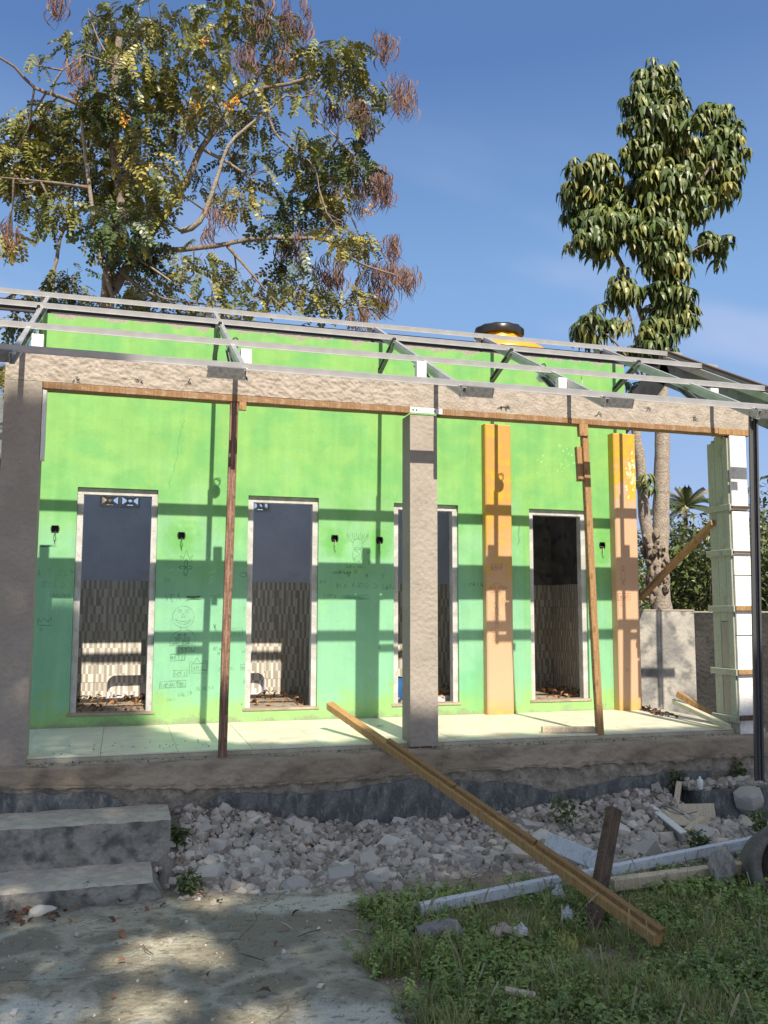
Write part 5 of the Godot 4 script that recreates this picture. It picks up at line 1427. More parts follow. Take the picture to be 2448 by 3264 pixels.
func build_background() -> void:
	M.palm_leaf = leafy_plain(lin(.055, .075, .022)); M.palm_pale = leafy_plain(lin(.20, .17, .08))
	build_palm(Vector3(50.4, 10.3, -60), 1.45, "coconut palm standing above the far trees, right of the forked trunk")
	bushy("bushy_tree", "dense dark green tree behind the brace and the formwork column", Vector3(15.3, 1.2, -9.5), Vector3(1.9, 2.3, 1.6), 6500, .17, Vector3(.075, .115, .03))
	bushy("bushy_tree", "bright green leafy tree beside the coconut palm", Vector3(21.5, 2.2, -15), Vector3(2.4, 2.6, 2.0), 3200, .26, Vector3(.09, .135, .03))
	bushy("bushy_tree", "loose green tree between the end pilaster and forked trunk", Vector3(12.4, .5, -8.2), Vector3(1.5, 2.0, 1.3), 3800, .16, Vector3(.085, .13, .03))
	bushy("bushy_tree", "low green tree right of the steel prop beyond the wall", Vector3(16.4, .9, -7.5), Vector3(1.9, 2.2, 1.4), 5200, .18, Vector3(.065, .10, .025))
	bushy("bushy_tree", "far olive tree low on the horizon behind the forked trunk", Vector3(27, 1.9, -24), Vector3(4.2, 3.6, 3.2), 3400, .36, Vector3(.07, .095, .03))
	bushy("bushy_tree", "far green tree beyond the wall at the right edge", Vector3(24, 1.5, -13), Vector3(3.0, 3.0, 2.6), 2600, .32, Vector3(.06, .09, .025))
	bushy("shrub", "small light green shrub just behind the grey boundary wall", Vector3(11.9, .15, -3.0), Vector3(.7, .95, .6), 900, .13, Vector3(.10, .15, .035), .03, "shrub")
	bushy("bushy_tree", "small leafy tree left of the block behind the left column", Vector3(-.75, 2.4, -4.4), Vector3(.75, .9, .8), 900, .17, Vector3(.10, .12, .03))
	# dry dead frond hanging by the fork and an orange cut stump
	var st := MB.new()
	st.tube(PackedVector3Array([Vector3(11.05, .6, -3.4), Vector3(11.1, 1.2, -3.4), Vector3(11.16, 1.72, -3.42)]), PackedFloat32Array([.07, .07, .06]), 10, true, .1)
	tag(put("cut_stump", st.mesh(), M.brown_wood, null), "reddish cut stump rising just above the boundary wall", "stump")
	# boundary wall: grey stretch, then one set back with shade put into its colour
	var b := thing("boundary_wall", "low grey plastered boundary wall beyond the porch, shade painted into the right part", "wall", Vector3(9, -.75, -.56))
	put("panel", rough_slab(7.30, 8.405, -.8, 1.03, -.66, -.5, func(x: float, y: float): return .004 * sin(x * 9.0 + y * 4.0), .05), M.bwall, b)
	put("panel", rough_slab(8.407, 15.0, -.8, 1.01, -.68, -.56, func(x: float, y: float): return .004 * sin(x * 9.0 + y * 4.0), .08), M.bwall_shade, b)
	put("coping", bar(Vector3(7.3, 1.031, -.67), Vector3(8.41, 1.05, -.492), .006), M.column, b)
	put("coping", bar(Vector3(8.415, 1.011, -.69), Vector3(15.0, 1.03, -.552), .006), M.column, b)
	# orange water tank on its pale stand
	var k := thing("water_tank", "orange plastic water tank with ribbed black screw lid behind the block", "water tank", Vector3(6.74, 3.35, -2.2))
	var m := MB.new()
	m.lathe(PackedVector2Array([Vector2(0, 3.36), Vector2(.62, 3.36), Vector2(.64, 3.42), Vector2(.64, 3.9), Vector2(.66, 3.93), Vector2(.64, 3.96), Vector2(.64, 4.3), Vector2(.655, 4.36), Vector2(.62, 4.43), Vector2(.50, 4.50), Vector2(.38, 4.545), Vector2(.31, 4.575), Vector2(.285, 4.60), Vector2(.285, 4.70), Vector2(0, 4.70)]), 40, Vector3(6.74, 0, -2.2))
	put("body", m.mesh(), M.orange_tank, k)
	m = MB.new()
	m.lathe(PackedVector2Array([Vector2(.28, 4.655), Vector2(.315, 4.655), Vector2(.325, 4.67), Vector2(.325, 4.745), Vector2(.305, 4.77), Vector2(.20, 4.785), Vector2(0, 4.785)]), 48, Vector3(6.74, 0, -2.2), 12, .035)
	put("lid", m.mesh(), M.tank_lid, k)
	var s := thing("tank_stand", "white painted concrete stand under the orange water tank", "tank stand", Vector3(7.3, -.75, -2.6))
	put("slab", bar(Vector3(5.8, 3.20, -3.2), Vector3(8.3, 3.358, -1.9), .01), M.white_paint, s)
	for x in [5.95, 8.15]:
		for z in [-3.05, -2.05]: put("leg", bar(Vector3(x - .1, -.8, z - .1), Vector3(x + .1, 3.2, z + .1), .01), M.white_paint, s)
	# neighbour's house at the far left
	var h := thing("neighbour_house", "pale boarded neighbouring house with low tiled roof at the far left", "house", Vector3(-4, -.75, -10))
	put("wall", bar(Vector3(-8, -.8, -12), Vector3(-.25, 3.6, -8.0), 0), M.plinth, h)
	for i in 24: put("board", bar(Vector3(-8.02, -.7 + i * .18, -7.998), Vector3(-.2, -.7 + i * .18 + .172, -7.975), .004), M.house_board, h)
	m = MB.new()
	var A := Vector3(-8.6, 3.55, -7.3); var B := Vector3(.12, 3.55, -7.3); var C := Vector3(.12, 5.2, -10); var D := Vector3(-8.6, 5.2, -10)
	m.quad(A, B, C, D); m.quad(Vector3(-8.6, 3.55, -12.7), D, C, Vector3(.12, 3.55, -12.7))
	m.box(Vector3(-8.6, 3.50, -7.32), Vector3(.12, 3.60, -7.29), .003)
	put("roof", m.mesh(), M.dark_cement, h)
	# overgrowth on the horizon
	var lt := []; var lc := []
	for i in 5200:
		var an := rng.randf_range(-1.25, 1.5)
		var r := rng.randf_range(55, 80)
		var top := 3.0 + 1.6 * sin(an * 9.0) + 1.2 * sin(an * 23.0)
		lt.append(Transform3D(rnd_basis(.8).scaled(Vector3.ONE * rng.randf_range(.7, 1.5)), Vector3(2 + sin(an) * r, -1.0 + rng.randf() * maxf(top, 1.0), 8.5 - cos(an) * r)))
		var c := Vector3(.055, .08, .03) * rng.randf_range(.6, 1.3)
		lc.append(Color(c.x, c.y, c.z))
	var far := scatter("treeline", leaf_mesh(1.3, .8, .4, .3, 2), M.leaf, lt, null, lc)
	tag(far, "hazy low green treeline along the horizon", "treeline")

# ---------------------------------------------------------------- yard
func build_ground() -> void:
	# bare ground to the horizon
	var m := MB.new()
	var st := [-300.0, -120.0, -50.0, -20.0, -8.0]
	var gx := []; var gz := []
	gx.append_array(st)
	for i in 71: gx.append(-4.0 + i * .2)
	gx.append_array([12.0, 16.0, 26.0, 60.0, 150.0, 300.0])
	gz.append_array([-300.0, -120.0, -50.0, -20.0, -8.0, -4.0])
	for i in 46: gz.append(-1.0 + i * .2)
	gz.append_array([10.0, 14.0, 30.0, 90.0, 300.0])
	var sheet := func(i: int, j: int): return Vector3(gx[i], ground_y(gx[i], gz[j]) if absf(gx[i]) < 15 else -.75, gz[j])
	m.sheet(gx.size() - 1, gz.size() - 1, sheet, func(p: Vector3): return Vector2(p.x, p.z))
	tag(put("ground", m.mesh(), M.soil, null), "bare grey brown soil of the yard", "", "", "structure")
	# worn concrete apron, left of the grass
	var n := noise(31, 1.5, 4)
	var W := 1024; var s := W / 4.4
	var n1 := noise(32, .0055, 5).get_image(W, W).get_data(); var n2 := noise(33, .014, 5).get_image(W, W).get_data(); var n3 := noise(34, .30, 3).get_image(W, W).get_data(); var n4 := noise(36, .05, 3).get_image(W, W).get_data()
	var d := PackedByteArray()
	d.resize(W * W * 3)
	for j in W:
		for i in W:
			var k := j * W + i
			var x := -.7 + i / s; var z := 2.3 + j / s
			var a := n1[k] / 255.0; var b := n2[k] / 255.0; var g := n3[k] / 255.0; var h := n4[k] / 255.0
			var c := Vector3(.42, .385, .32).lerp(Vector3(.25, .225, .18), smoothstep(.38, .62, a))
			# chalky patches, bare and lighter
			var q := smoothstep(.62, .30, Vector2((x - 1.42) / .66, (z - 4.18) / .36).length() * .62 + (b - .5) * .5)
			q = maxf(q, .9 * smoothstep(.62, .30, Vector2((x - 3.0) / .36, (z - 4.62) / .42).length() * .62 + (b - .5) * .45))
			q = maxf(q, .8 * smoothstep(.5, .25, Vector2((x - 3.15) / .55, (z - 2.98) / .17).length() * .5 + (b - .5) * .35))
			c = c.lerp(Vector3(.66, .64, .585), q * .85)
			c = c.lerp(Vector3(.40, .43, .40), smoothstep(.55, .72, b) * .5 * smoothstep(3.4, 1.8, x))
			c = c.lerp(Vector3(.13, .11, .075), smoothstep(.58, .74, 1.0 - a) * .6)
			c = c.lerp(Vector3(.10, .09, .065), smoothstep(.64, .80, h) * .55)
			c *= .74 + g * .52
			c.z *= .91
			var w := Color(c.x, c.y, c.z).linear_to_srgb()
			d[k * 3] = int(clampf(w.r, 0, 1) * 255.0); d[k * 3 + 1] = int(clampf(w.g, 0, 1) * 255.0); d[k * 3 + 2] = int(clampf(w.b, 0, 1) * 255.0)
	var im := Image.create_from_data(W, W, false, Image.FORMAT_RGB8, d)
	# cracks in the old screed
	var cw := Wall.new()
	cw.im = im; cw.x0 = -.7; cw.y1 = -2.3; cw.s = s
	for k in [[1.9, 3.1, .9, .35], [2.6, 3.5, .7, -.9], [1.2, 3.6, 1.1, .15], [2.9, 4.2, -.6, .7]]:
		var p := Vector2(k[0], -k[1])
		for e in 26:
			var q := p + Vector2(k[2], -k[3]) * .035 + Vector2(rng.randfn(), rng.randfn()) * .012
			cw.line(p, q, .0022, Color(.16, .145, .12), .7)
			p = q
	var am := StandardMaterial3D.new()
	am.albedo_texture = ImageTexture.create_from_image(im)
	am.roughness = .92
	am.normal_enabled = true
	am.normal_texture = nnorm(75, .09, 6.0, 5, 1024)
	am.normal_scale = .35
	m = MB.new()
	var edge := func(z: float) -> float: return 3.42 - .10 * (z - 3.5) + .10 * n.get_noise_2d(z, 0.0) + (.22 if z < 2.95 else .22 * clampf((3.3 - z) / .35, 0, 1))
	m.sheet(90, 120, func(i: int, j: int):
		var z := lerpf(1.75, 7.4, j / 120.0)
		var x: float = lerpf(-1.4, edge.call(z), i / 90.0)
		var t := minf(1.0, (90 - i) / 3.0)
		return Vector3(x, -.745 + (.028 + .006 * n.get_noise_2d(x * 2.0, z * 2.0)) * t - .02 * (1.0 - t), z), func(p: Vector3): return Vector2((p.x + .7) / 4.4, (p.z - 2.3) / 4.4))
	tag(put("pavement", m.mesh(), am, null), "worn concrete apron in front of the steps", "", "", "structure")
	# two concrete steps
	var sr := noise(35, 4.0, 4)
	var stp := thing("porch_steps", "two worn concrete steps with mouldy risers at lower left", "steps", Vector3(1.4, -.74, 2.2))
	var step := func(x0: float, x1: float, y0: float, y1: float, z0: float, z1: float, side: float):
		var q := MB.new()
		q.sheet(70, 14, func(i: int, j: int):
			var x := lerpf(x0, x1 + side * 0.0, i / 70.0); var z := lerpf(z0, z1, j / 14.0)
			var r: float = smoothstep(z1 - .03, z1, z) * .012
			return Vector3(x, y1 + sr.get_noise_2d(x * 1.5, z * 2.0) * .010 - r, z + (sr.get_noise_2d(x * 2.0, 4.0) * .018 if j == 14 else 0.0)), func(p: Vector3): return Vector2(p.x, p.z))
		var tread := put("tread", q.mesh(), M.step_top, stp)
		q = MB.new()
		q.sheet(70, 8, func(i: int, j: int):
			var x := lerpf(x0, x1, i / 70.0); var y := lerpf(y0, y1 - .012 + sr.get_noise_2d(x * 1.5, z1 * 2.0) * .010, j / 8.0)
			return Vector3(x + (side * (1.0 - j / 8.0) * i / 70.0), y, z1 + sr.get_noise_2d(x * 2.0, 4.0) * .018 + (sr.get_noise_2d(x * 3.0, y * 3.0) * .010 if j < 8 else 0.0)), func(p: Vector3): return Vector2(p.x, -p.y))
		put("riser", q.mesh(), M.mould_cement, stp)
		q = MB.new()
		q.quad(Vector3(x1 + side, y0, z1), Vector3(x1 + side, y0, z0), Vector3(x1, y1, z0), Vector3(x1, y1 - .012, z1))
		put("step_side", q.mesh(), M.mould_cement, stp)
	step.call(-1.2, 2.372, -.80, -.330, 1.77, 2.225, .0)
	step.call(-1.2, 2.25, -.80, -.598, 2.2, 2.66, .12)
	# low landing at the right
	var ld := thing("low_landing", "low dark cement landing below the porch's right end, heaped with rubble", "landing", Vector3(7.8, -.75, 1.85))
	put("block", rough_slab(6.60, 9.6, -.85, -.425, 1.786, 2.04, func(x: float, y: float): return sr.get_noise_2d(x, y * .5) * .012, .04), M.dark_cement, ld)

func build_rubble() -> void:
	var m := MB.new()
	m.sheet(150, 40, func(i: int, j: int):
		var x := lerpf(2.30, 7.6, i / 150.0); var z := lerpf(1.77, 3.35, j / 40.0)
		var y := rubble_top(x, z)
		if j == 40 or i == 0: y -= .05
		return Vector3(x, maxf(y, -.80) - .005, z), func(p: Vector3): return Vector2(p.x, p.z))
	var bed := put("rubble", m.mesh(), M.rubble_bed, null)
	tag(bed, "fine grey rubble and dust heaped against the porch footing", "rubble", "", "stuff")
	var rocks := []
	for k in 12: rocks.append(rock(200 + k, .8) if k % 2 else chunk(200 + k))
	var zone := func() -> Vector3:
		while true:
			var x := rng.randf_range(2.42, 7.3)
			var zb := 2.78 + 0.12 * sin(x * 1.9) - 0.20 * smoothstep(3.3, 3.9, x) + 0.45 * smoothstep(4.4, 5.4, x)
			var z := lerpf(1.81, zb, pow(rng.randf(), .8))
			if x > 6.55 and z < 2.12:
				return Vector3(x, -.425 + .04 * rng.randf(), rng.randf_range(1.81, 2.0))
			if x < 2.44 and z < 2.2: continue
			return Vector3(x, rubble_top(x, z), z)
		return Vector3.ZERO
	# the larger stones, one by one
	var hand := [[2.62, 2.45, .105], [2.72, 2.14, .085], [2.98, 2.38, .095], [3.12, 2.66, .12], [3.45, 2.58, .11], [2.85, 2.62, .08], [3.35, 2.30, .085], [2.95, 1.85, .085], [3.75, 2.22, .075], [4.75, 2.5, .11], [5.05, 2.30, .12], [5.2, 2.65, .10], [5.62, 2.35, .13], [5.7, 2.62, .12], [6.25, 2.5, .16], [6.5, 2.3, .10], [6.9, 2.25, .15], [5.45, 2.75, .07], [4.35, 2.4, .08], [5.9, 1.95, .08]]
	for k in 300:
		var p: Vector3
		var r: float
		if k < hand.size():
			p = Vector3(hand[k][0], rubble_top(hand[k][0], hand[k][1]), hand[k][1]); r = hand[k][2] * .86
		else:
			p = zone.call()
			r = clampf(.034 + absf(rng.randfn()) * .020, .028, .085)
		var tone := rng.randi() % 4
		var o := put("rubble_stone", rocks[rng.randi() % 12], M.stone[tone], null, Transform3D(rnd_basis(.5).scaled(Vector3(1, .8, .9) * r * rng.randf_range(.9, 1.1)), p + Vector3(0, r * .22, 0)))
		var zn: String = "by the end of the steps" if p.x < 2.9 else "left of the long plank" if p.x < 4.2 else "between the long plank and the stake" if p.x < 5.1 else "right of the stake" if p.x < 6.3 else "on and before the low landing"
		tag(o, "%s %s broken stone in the rubble %s" % ["large" if r > .075 else "medium" if r > .05 else "small", ["beige", "grey", "whitish", "dull grey"][tone], zn], "stone", "rubble stones below the porch")
	# the rest
	for v in 3:
		var lt := []; var lc := []
		for k in 3400:
			var p: Vector3 = zone.call()
			if rng.randf() < .10: p = Vector3(p.x + rng.randfn() * .2, 0, p.z + absf(rng.randfn()) * .25)
			if p.y == 0: p.y = rubble_top(p.x, p.z)
			var r := clampf(.009 + absf(rng.randfn()) * .014, .006, .04)
			lt.append(Transform3D(rnd_basis(.8).scaled(Vector3.ONE * r), p + Vector3(0, r * .35, 0)))
			var c := Vector3(.49, .44, .37) * rng.randf_range(.45, 1.2)
			lc.append(Color(c.x, c.y, c.z))
		var st := scatter("rubble", rocks[v * 3], M.chips, lt, null, lc)
		tag(st, ["small grey stone chips filling the rubble heap", "tiny gravel between the rubble stones", "stone crumbs strewn over the rubble heap"][v], "rubble")
	# pebbles scattered on the apron
	for k in 34:
		var p := Vector3(rng.randf_range(1.1, 3.4), -.715, rng.randf_range(2.62, 4.6))
		var r := clampf(.006 + absf(rng.randfn()) * .007, .005, .024)
		var o := put("pebble", rocks[rng.randi() % 12], M.stone[1 + k % 3], null, Transform3D(rnd_basis(.4).scaled(Vector3.ONE * r), p + Vector3(0, r * .3, 0)))
		tag(o, ["loose grey pebble lying on the concrete apron", "loose white pebble lying on the concrete apron", "loose dark pebble lying on the concrete apron"][k % 3], "pebble", "pebbles on the concrete apron")
	var gt := []; var gc := []
	for k in 1500:
		var r := .002 + absf(rng.randfn()) * .0028
		gt.append(Transform3D(rnd_basis(1.0).scaled(Vector3.ONE * r), Vector3(rng.randf_range(.8, 3.45), -.716, 2.64 + rng.randf() * 2.2)))
		var c := Vector3(.50, .45, .37) * rng.randf_range(.25, 1.2)
		gc.append(Color(c.x, c.y, c.z))
	for k in 700:
		var r := .002 + absf(rng.randfn()) * .004
		gt.append(Transform3D(rnd_basis(1.0).scaled(Vector3.ONE * r), Vector3(rng.randf_range(1.42, 7.2), -.034, 1.60 + rng.randf() * .15)))
		var c := Vector3(.42, .37, .30) * rng.randf_range(.25, 1.2)
		gc.append(Color(c.x, c.y, c.z))
	tag(scatter("grit", rocks[1], M.chips, gt, null, gc), "fine grit and crumbs strewn over the apron and porch edge", "grit")
	var big := put("rubble_stone", rocks[3], M.stone[2], null, Transform3D(rnd_basis(.2).scaled(Vector3(.10, .06, .075)), Vector3(1.62, -.70, 2.72)))
	tag(big, "flat pale stone at the foot of the lower step", "stone")

func build_timber_pile() -> void:
	# long plank propped over the porch edge
	var K := Vector3(3.972, .035, 1.62); var E := Vector3(4.70, -.62, 4.30); var T := Vector3(3.763, .222, .855)
	var d := (E - T).normalized()
	var t := thing("long_plank", "long tan timber with three strips nailed on top, propped from porch to stake", "plank", K)
	var up := Vector3(-.12, 1, .25)
	var L := T.distance_to(E)
	put("beam", timber(.062, .064, L), M.tan_wood, t, frame(T, d, up))
	var cuts := [[.97, 1.855], [1.875, 2.695], [2.72, L + .015]]
	for c in cuts:
		var f := frame(T, d, up)
		put("strip", timber(.036, .030, c[1] - c[0]), M.strip_wood, t, f * Transform3D(Basis(), Vector3(.010, .0485, c[0])))
	# dark stake
	var a := Vector3(4.56, -.80, 3.84); var c := Vector3(4.935, -.16, 3.50)
	tag(put("wooden_stake", timber(.085, .06, a.distance_to(c), .006), M.stake_wood, null, frame(a, c - a, Vector3(0, 0, 1))), "dark weathered wooden stake in the grass behind the long plank", "stake")
	# painted bars on the ground
	a = Vector3(3.70, -.655, 3.435); c = Vector3(7.5, -.60, 2.62)
	tag(put("painted_beam", timber(.05, .066, a.distance_to(c), .005), M.blue_board, null, frame(a, c - a)), "long pale blue painted beam lying across grass and rubble", "beam")
	a = Vector3(5.02, -.665, 3.30); c = Vector3(6.25, -.655, 3.235)
	tag(put("old_beam", timber(.075, .075, a.distance_to(c), .006), M.pale_wood, null, frame(a, c - a)), "short brownish beam beside the pale blue beam, right of the stake", "beam")
	a = Vector3(4.96, -.575, 2.55); c = Vector3(5.08, -.60, 3.12)
	tag(put("white_plank", timber(.035, .115, a.distance_to(c), .004), M.blue_board, null, frame(a, c - a, Vector3(.6, 1, 0))), "short white plank leaning on the blue beam behind the stake", "plank")
	a = Vector3(6.52, -.38, 1.86); c = Vector3(6.30, -.60, 2.10)
	tag(put("wood_offcut", timber(.045, .03, a.distance_to(c), .004), M.pale_wood, null, frame(a, c - a)), "short pale stick leaning on the rubble left of the low landing", "offcut")
	# broken slab and boards by the landing
	var s := thing("broken_slab", "tilted grey concrete slab with white upper edge on the rubble", "slab", Vector3(6.1, -.58, 2.4))
	var tf := frame(Vector3(6.13, -.575, 2.04), Vector3(-.06, -.09, .56), Vector3(-.25, 1, 0))
	put("slab", bar(Vector3(-.028, -.09, 0), Vector3(.028, .07, .54), .006), M.bwall, s, tf)
	put("white_edge", bar(Vector3(-.026, .0705, 0), Vector3(.026, .082, .54), .004), M.white_paint, s, tf)
	tag(put("leaning_board", bar(Vector3(-.15, -.10, -.012), Vector3(.15, .10, .012), .003), M.pale_wood, null, Transform3D(Basis.from_euler(Vector3(-.30, -.2, 0)), Vector3(6.50, -.60, 2.12))), "pale square board standing on edge against the low landing", "board")
	tag(put("cardboard_sheet", bar(Vector3(-.13, -.006, -.14), Vector3(.13, .006, .14), .002), M.pale_wood, null, Transform3D(Basis.from_euler(Vector3(.20, -.1, -.16)), Vector3(6.28, -.575, 2.25))), "pale sheet lying tilted behind the grey slab", "sheet")
	var ch := put("channel_offcut", profile(channel(.05, .07, .006, .016), .26), M.pale_wood, null, frame(Vector3(6.16, -.625, 2.50), Vector3(.8, .20, -.35)))
	tag(ch, "short grooved pale channel offcut on the grey slab's right", "offcut")
	var wq := MB.new()
	var q := PackedVector3Array(); var rr := PackedFloat32Array()
	for i in 22:
		var an := i * .27
		q.append(Vector3(6.30 + .22 * cos(an * .55 + 2.2), -.50 + .05 * sin(an), 2.33 + .12 * sin(an * .55 + 2.2))); rr.append(.003)
	wq.tube(q, rr, 5)
	tag(put("bent_wire", wq.mesh(), M.wire, null), "thin bent wire looped over the pale boards", "wire")
	# concrete ring, half in the picture
	var rt := Transform3D(Basis.from_euler(Vector3(1.18, -.30, .1)), Vector3(6.27, -.65, 3.48))
	var ring := thing("concrete_ring", "dark concrete ring half sunk in soil at the right edge", "ring", rt.origin)
	var rg := MB.new()
	rg.lathe(PackedVector2Array([Vector2(.25, -.20), Vector2(.31, -.20), Vector2(.325, -.16), Vector2(.325, .12), Vector2(.31, .15), Vector2(.26, .15), Vector2(.245, .12), Vector2(.245, -.18), Vector2(.25, -.20)]), 36)
	put("rim", rg.mesh(), M.ring, ring, rt)
	rg = MB.new()
	rg.lathe(PackedVector2Array([Vector2(.0, .05), Vector2(.12, .045), Vector2(.243, .02), Vector2(.243, -.1), Vector2(0, -.1)]), 28)
	put("soil_fill", rg.mesh(), M.dark_soil, ring, rt)
	tag(put("stone_wedge", rock(777, 1.0), M.bwall, null, Transform3D(Basis.from_euler(Vector3(.3, .4, .5)).scaled(Vector3(.13, .16, .05)), Vector3(5.80, -.60, 3.36))), "grey triangular slab fragment leaning beside the concrete ring", "fragment")
	tag(put("stone_block", rock(778, .9), M.stone[3], null, Transform3D(rnd_basis(.1).scaled(Vector3(.15, .13, .13)), Vector3(7.0, -.50, 2.14))), "bluish grey boulder in front of the low landing at right", "boulder")
	# crumpled cement sack in the grass
	var n := noise(47, 2.2, 3)
	var sk := MB.new()
	sk.sheet(36, 24, func(i: int, j: int):
		var u := i / 36.0 * 2.0 - 1.0; var v := j / 24.0 * 2.0 - 1.0
		var h: float = .12 * sqrt(maxf(0.0, 1.0 - v * v)) * (1.0 - .5 * pow(absf(u), 5.0)) + .05 * n.get_noise_2d(u * .35, v * .3) + .018 * absf(n.get_noise_2d(u * 1.1 + v, v * .9))
		return Vector3(u * .125, maxf(h * .8, -.02), v * .075 + u * .022), func(p: Vector3): return Vector2(p.x, p.z))
	tag(put("cement_sack", sk.mesh(), M.sack, null, Transform3D(Basis.from_euler(Vector3(0, .1, -.12)), Vector3(3.70, -.725, 3.74))), "crumpled grey cement sack lying at the left edge of the grass", "sack")
	# litter in the grass
	var sh := func(sd: int, rx: float, rz: float, h: float) -> ArrayMesh:
		var e := noise(sd, .55, 3)
		var o := MB.new()
		o.sheet(14, 14, func(i: int, j: int):
			var an := TAU * i / 14.0; var r := j / 14.0
			var w: float = r * (1.0 + .5 * e.get_noise_2d(cos(an) * 2.0, sin(an) * 2.0))
			return Vector3(cos(an) * w * rx, h * .75 * sqrt(maxf(0.0, 1.0 - r * r)) + .9 * h * (1.0 - r) * e.get_noise_2d(cos(an) * w * 3.0, sin(an) * w * 3.0 + 5.0), -sin(an) * w * rz), func(p: Vector3): return Vector2(p.x, p.z))
		return o.mesh()
	tag(put("plaster_piece", sh.call(1, .085, .06, .05), M.plaster, null, Transform3D(Basis(), Vector3(4.06, -.70, 3.79))), "pale pinkish plaster lump in the grass right of the sack", "lump")
	tag(put("plastic_scrap", sh.call(2, .045, .04, .06), M.plastic, null, Transform3D(Basis(), Vector3(4.15, -.70, 3.83))), "small white plastic scrap beside the pinkish lump", "scrap")
	tag(put("plastic_bag", sh.call(3, .05, .045, .09), M.plastic, null, Transform3D(Basis(), Vector3(4.62, -.70, 3.37))), "crumpled white plastic bag under the long plank", "bag")
	tag(put("plastic_cup", sh.call(4, .035, .03, .07), M.plastic, null, Transform3D(Basis(), Vector3(4.50, -.69, 3.70))), "crushed clear plastic cup left of the stake's foot", "cup")
	tag(put("wood_chip", bar(Vector3(-.07, -.012, -.018), Vector3(.07, .012, .018), .006), M.pale_wood, null, Transform3D(Basis.from_euler(Vector3(0.1, -.5, -.1)), Vector3(3.80, -.675, 4.57))), "pale broken wood piece in the grass near the bottom edge", "wood piece")
	for k in 9:
		var p: Vector3 = [Vector3(3.13, -.70, 3.0), Vector3(3.3, -.70, 3.2), Vector3(2.95, -.70, 3.35), Vector3(3.05, -.70, 3.5), Vector3(3.3, -.70, 3.55), Vector3(2.7, -.70, 3.75), Vector3(3.42, -.68, 3.1), Vector3(2.2, -.70, 3.5), Vector3(1.9, -.70, 3.0)][k]
		var m := MB.new()
		var an := rng.randf() * TAU; var l := rng.randf_range(.04, .11)
		var v := Vector3(cos(an), .06, sin(an)) * l
		m.tube(PackedVector3Array([p - v, p + Vector3(rng.randfn() * .01, .006, rng.randfn() * .01), p + v]), PackedFloat32Array([.002, .003, .0015]), 5)
		tag(put("twig", m.mesh(), M.stake_wood if k % 2 else M.pale_wood, null), "thin dry twig on the concrete apron", "twig", "dry twigs on the apron")
	# small things left on the porch
	a = Vector3(5.50, .028, 1.40); c = Vector3(5.945, .028, 1.50)
	tag(put("board_offcut", timber(.05, .05, a.distance_to(c)), M.pale_wood, null, frame(a, c - a)), "pale board offcut lying on the porch edge left of the slim prop", "offcut")
	a = Vector3(7.235, .16, .78); c = Vector3(7.16, .03, 1.68)
	tag(put("timber_offcut", timber(.05, .045, a.distance_to(c)), M.cream_cut, null, frame(a, c - a)), "greyish timber offcut sloping over the porch edge beside the formwork", "offcut")
	a = Vector3(7.22, .24, .86); c = Vector3(7.345, .05, 1.30)
	tag(put("timber_offcut", timber(.04, .06, a.distance_to(c)), M.brown_wood, null, frame(a, c - a)), "orange brown timber offcut behind the greyish one by the formwork", "offcut")
	for s2 in [[4.02, .60, .07, "white broken tile piece under the raised end of the long plank"], [4.28, .62, .05, "small white tile chip by the middle column's shadow"], [5.62, 1.62, .04, "grey mortar chip on the kerb in front of the third bay"]]:
		tag(put("tile_chip", rock(int(s2[0] * 100), .25), M.white_paint, null, Transform3D(rnd_basis(.1).scaled(Vector3(s2[2], s2[2] * .6, s2[2] * .5)), Vector3(s2[0], .01, s2[1]))), s2[3], "chip")
	var bt := MB.new()
	bt.lathe(PackedVector2Array([Vector2(0, 0), Vector2(.024, 0), Vector2(.025, .065), Vector2(.022, .078), Vector2(.010, .084), Vector2(.010, .10), Vector2(0, .10)]), 16)
	tag(put("small_bottle", bt.mesh(), M.white_paint, null, Transform3D(Basis(), Vector3(6.63, -.415, 1.99))), "small white bottle standing on the corner of the low landing", "bottle")
	# blue bucket and rubbish inside the third room
	var bk := MB.new()
	bk.lathe(PackedVector2Array([Vector2(.0, .11), Vector2(.10, .11), Vector2(.125, .33), Vector2(.135, .335), Vector2(.135, .345), Vector2(.12, .345), Vector2(.1, .13), Vector2(0, .13)]), 24)
	tag(put("bucket", bk.mesh(), M.blue_plastic, null, Transform3D(Basis(), Vector3(4.74, 0, -.45))), "blue plastic bucket inside the third doorway", "bucket")
	tag(put("rubbish_box", bar(Vector3(-.10, 0, -.07), Vector3(.10, .05, .07), .004), M.white_paint, null, Transform3D(Basis(Vector3.UP, .4), Vector3(5.20, .105, -.32))), "white carton on the floor inside the third doorway", "carton")
	tag(put("rubbish_slab", bar(Vector3(-.16, 0, -.10), Vector3(.16, .03, .10), .004), M.brown_wood, null, Transform3D(Basis.from_euler(Vector3(.3, .5, .1)), Vector3(5.22, .16, -.60))), "brown board scrap behind the white carton in the third room", "board")

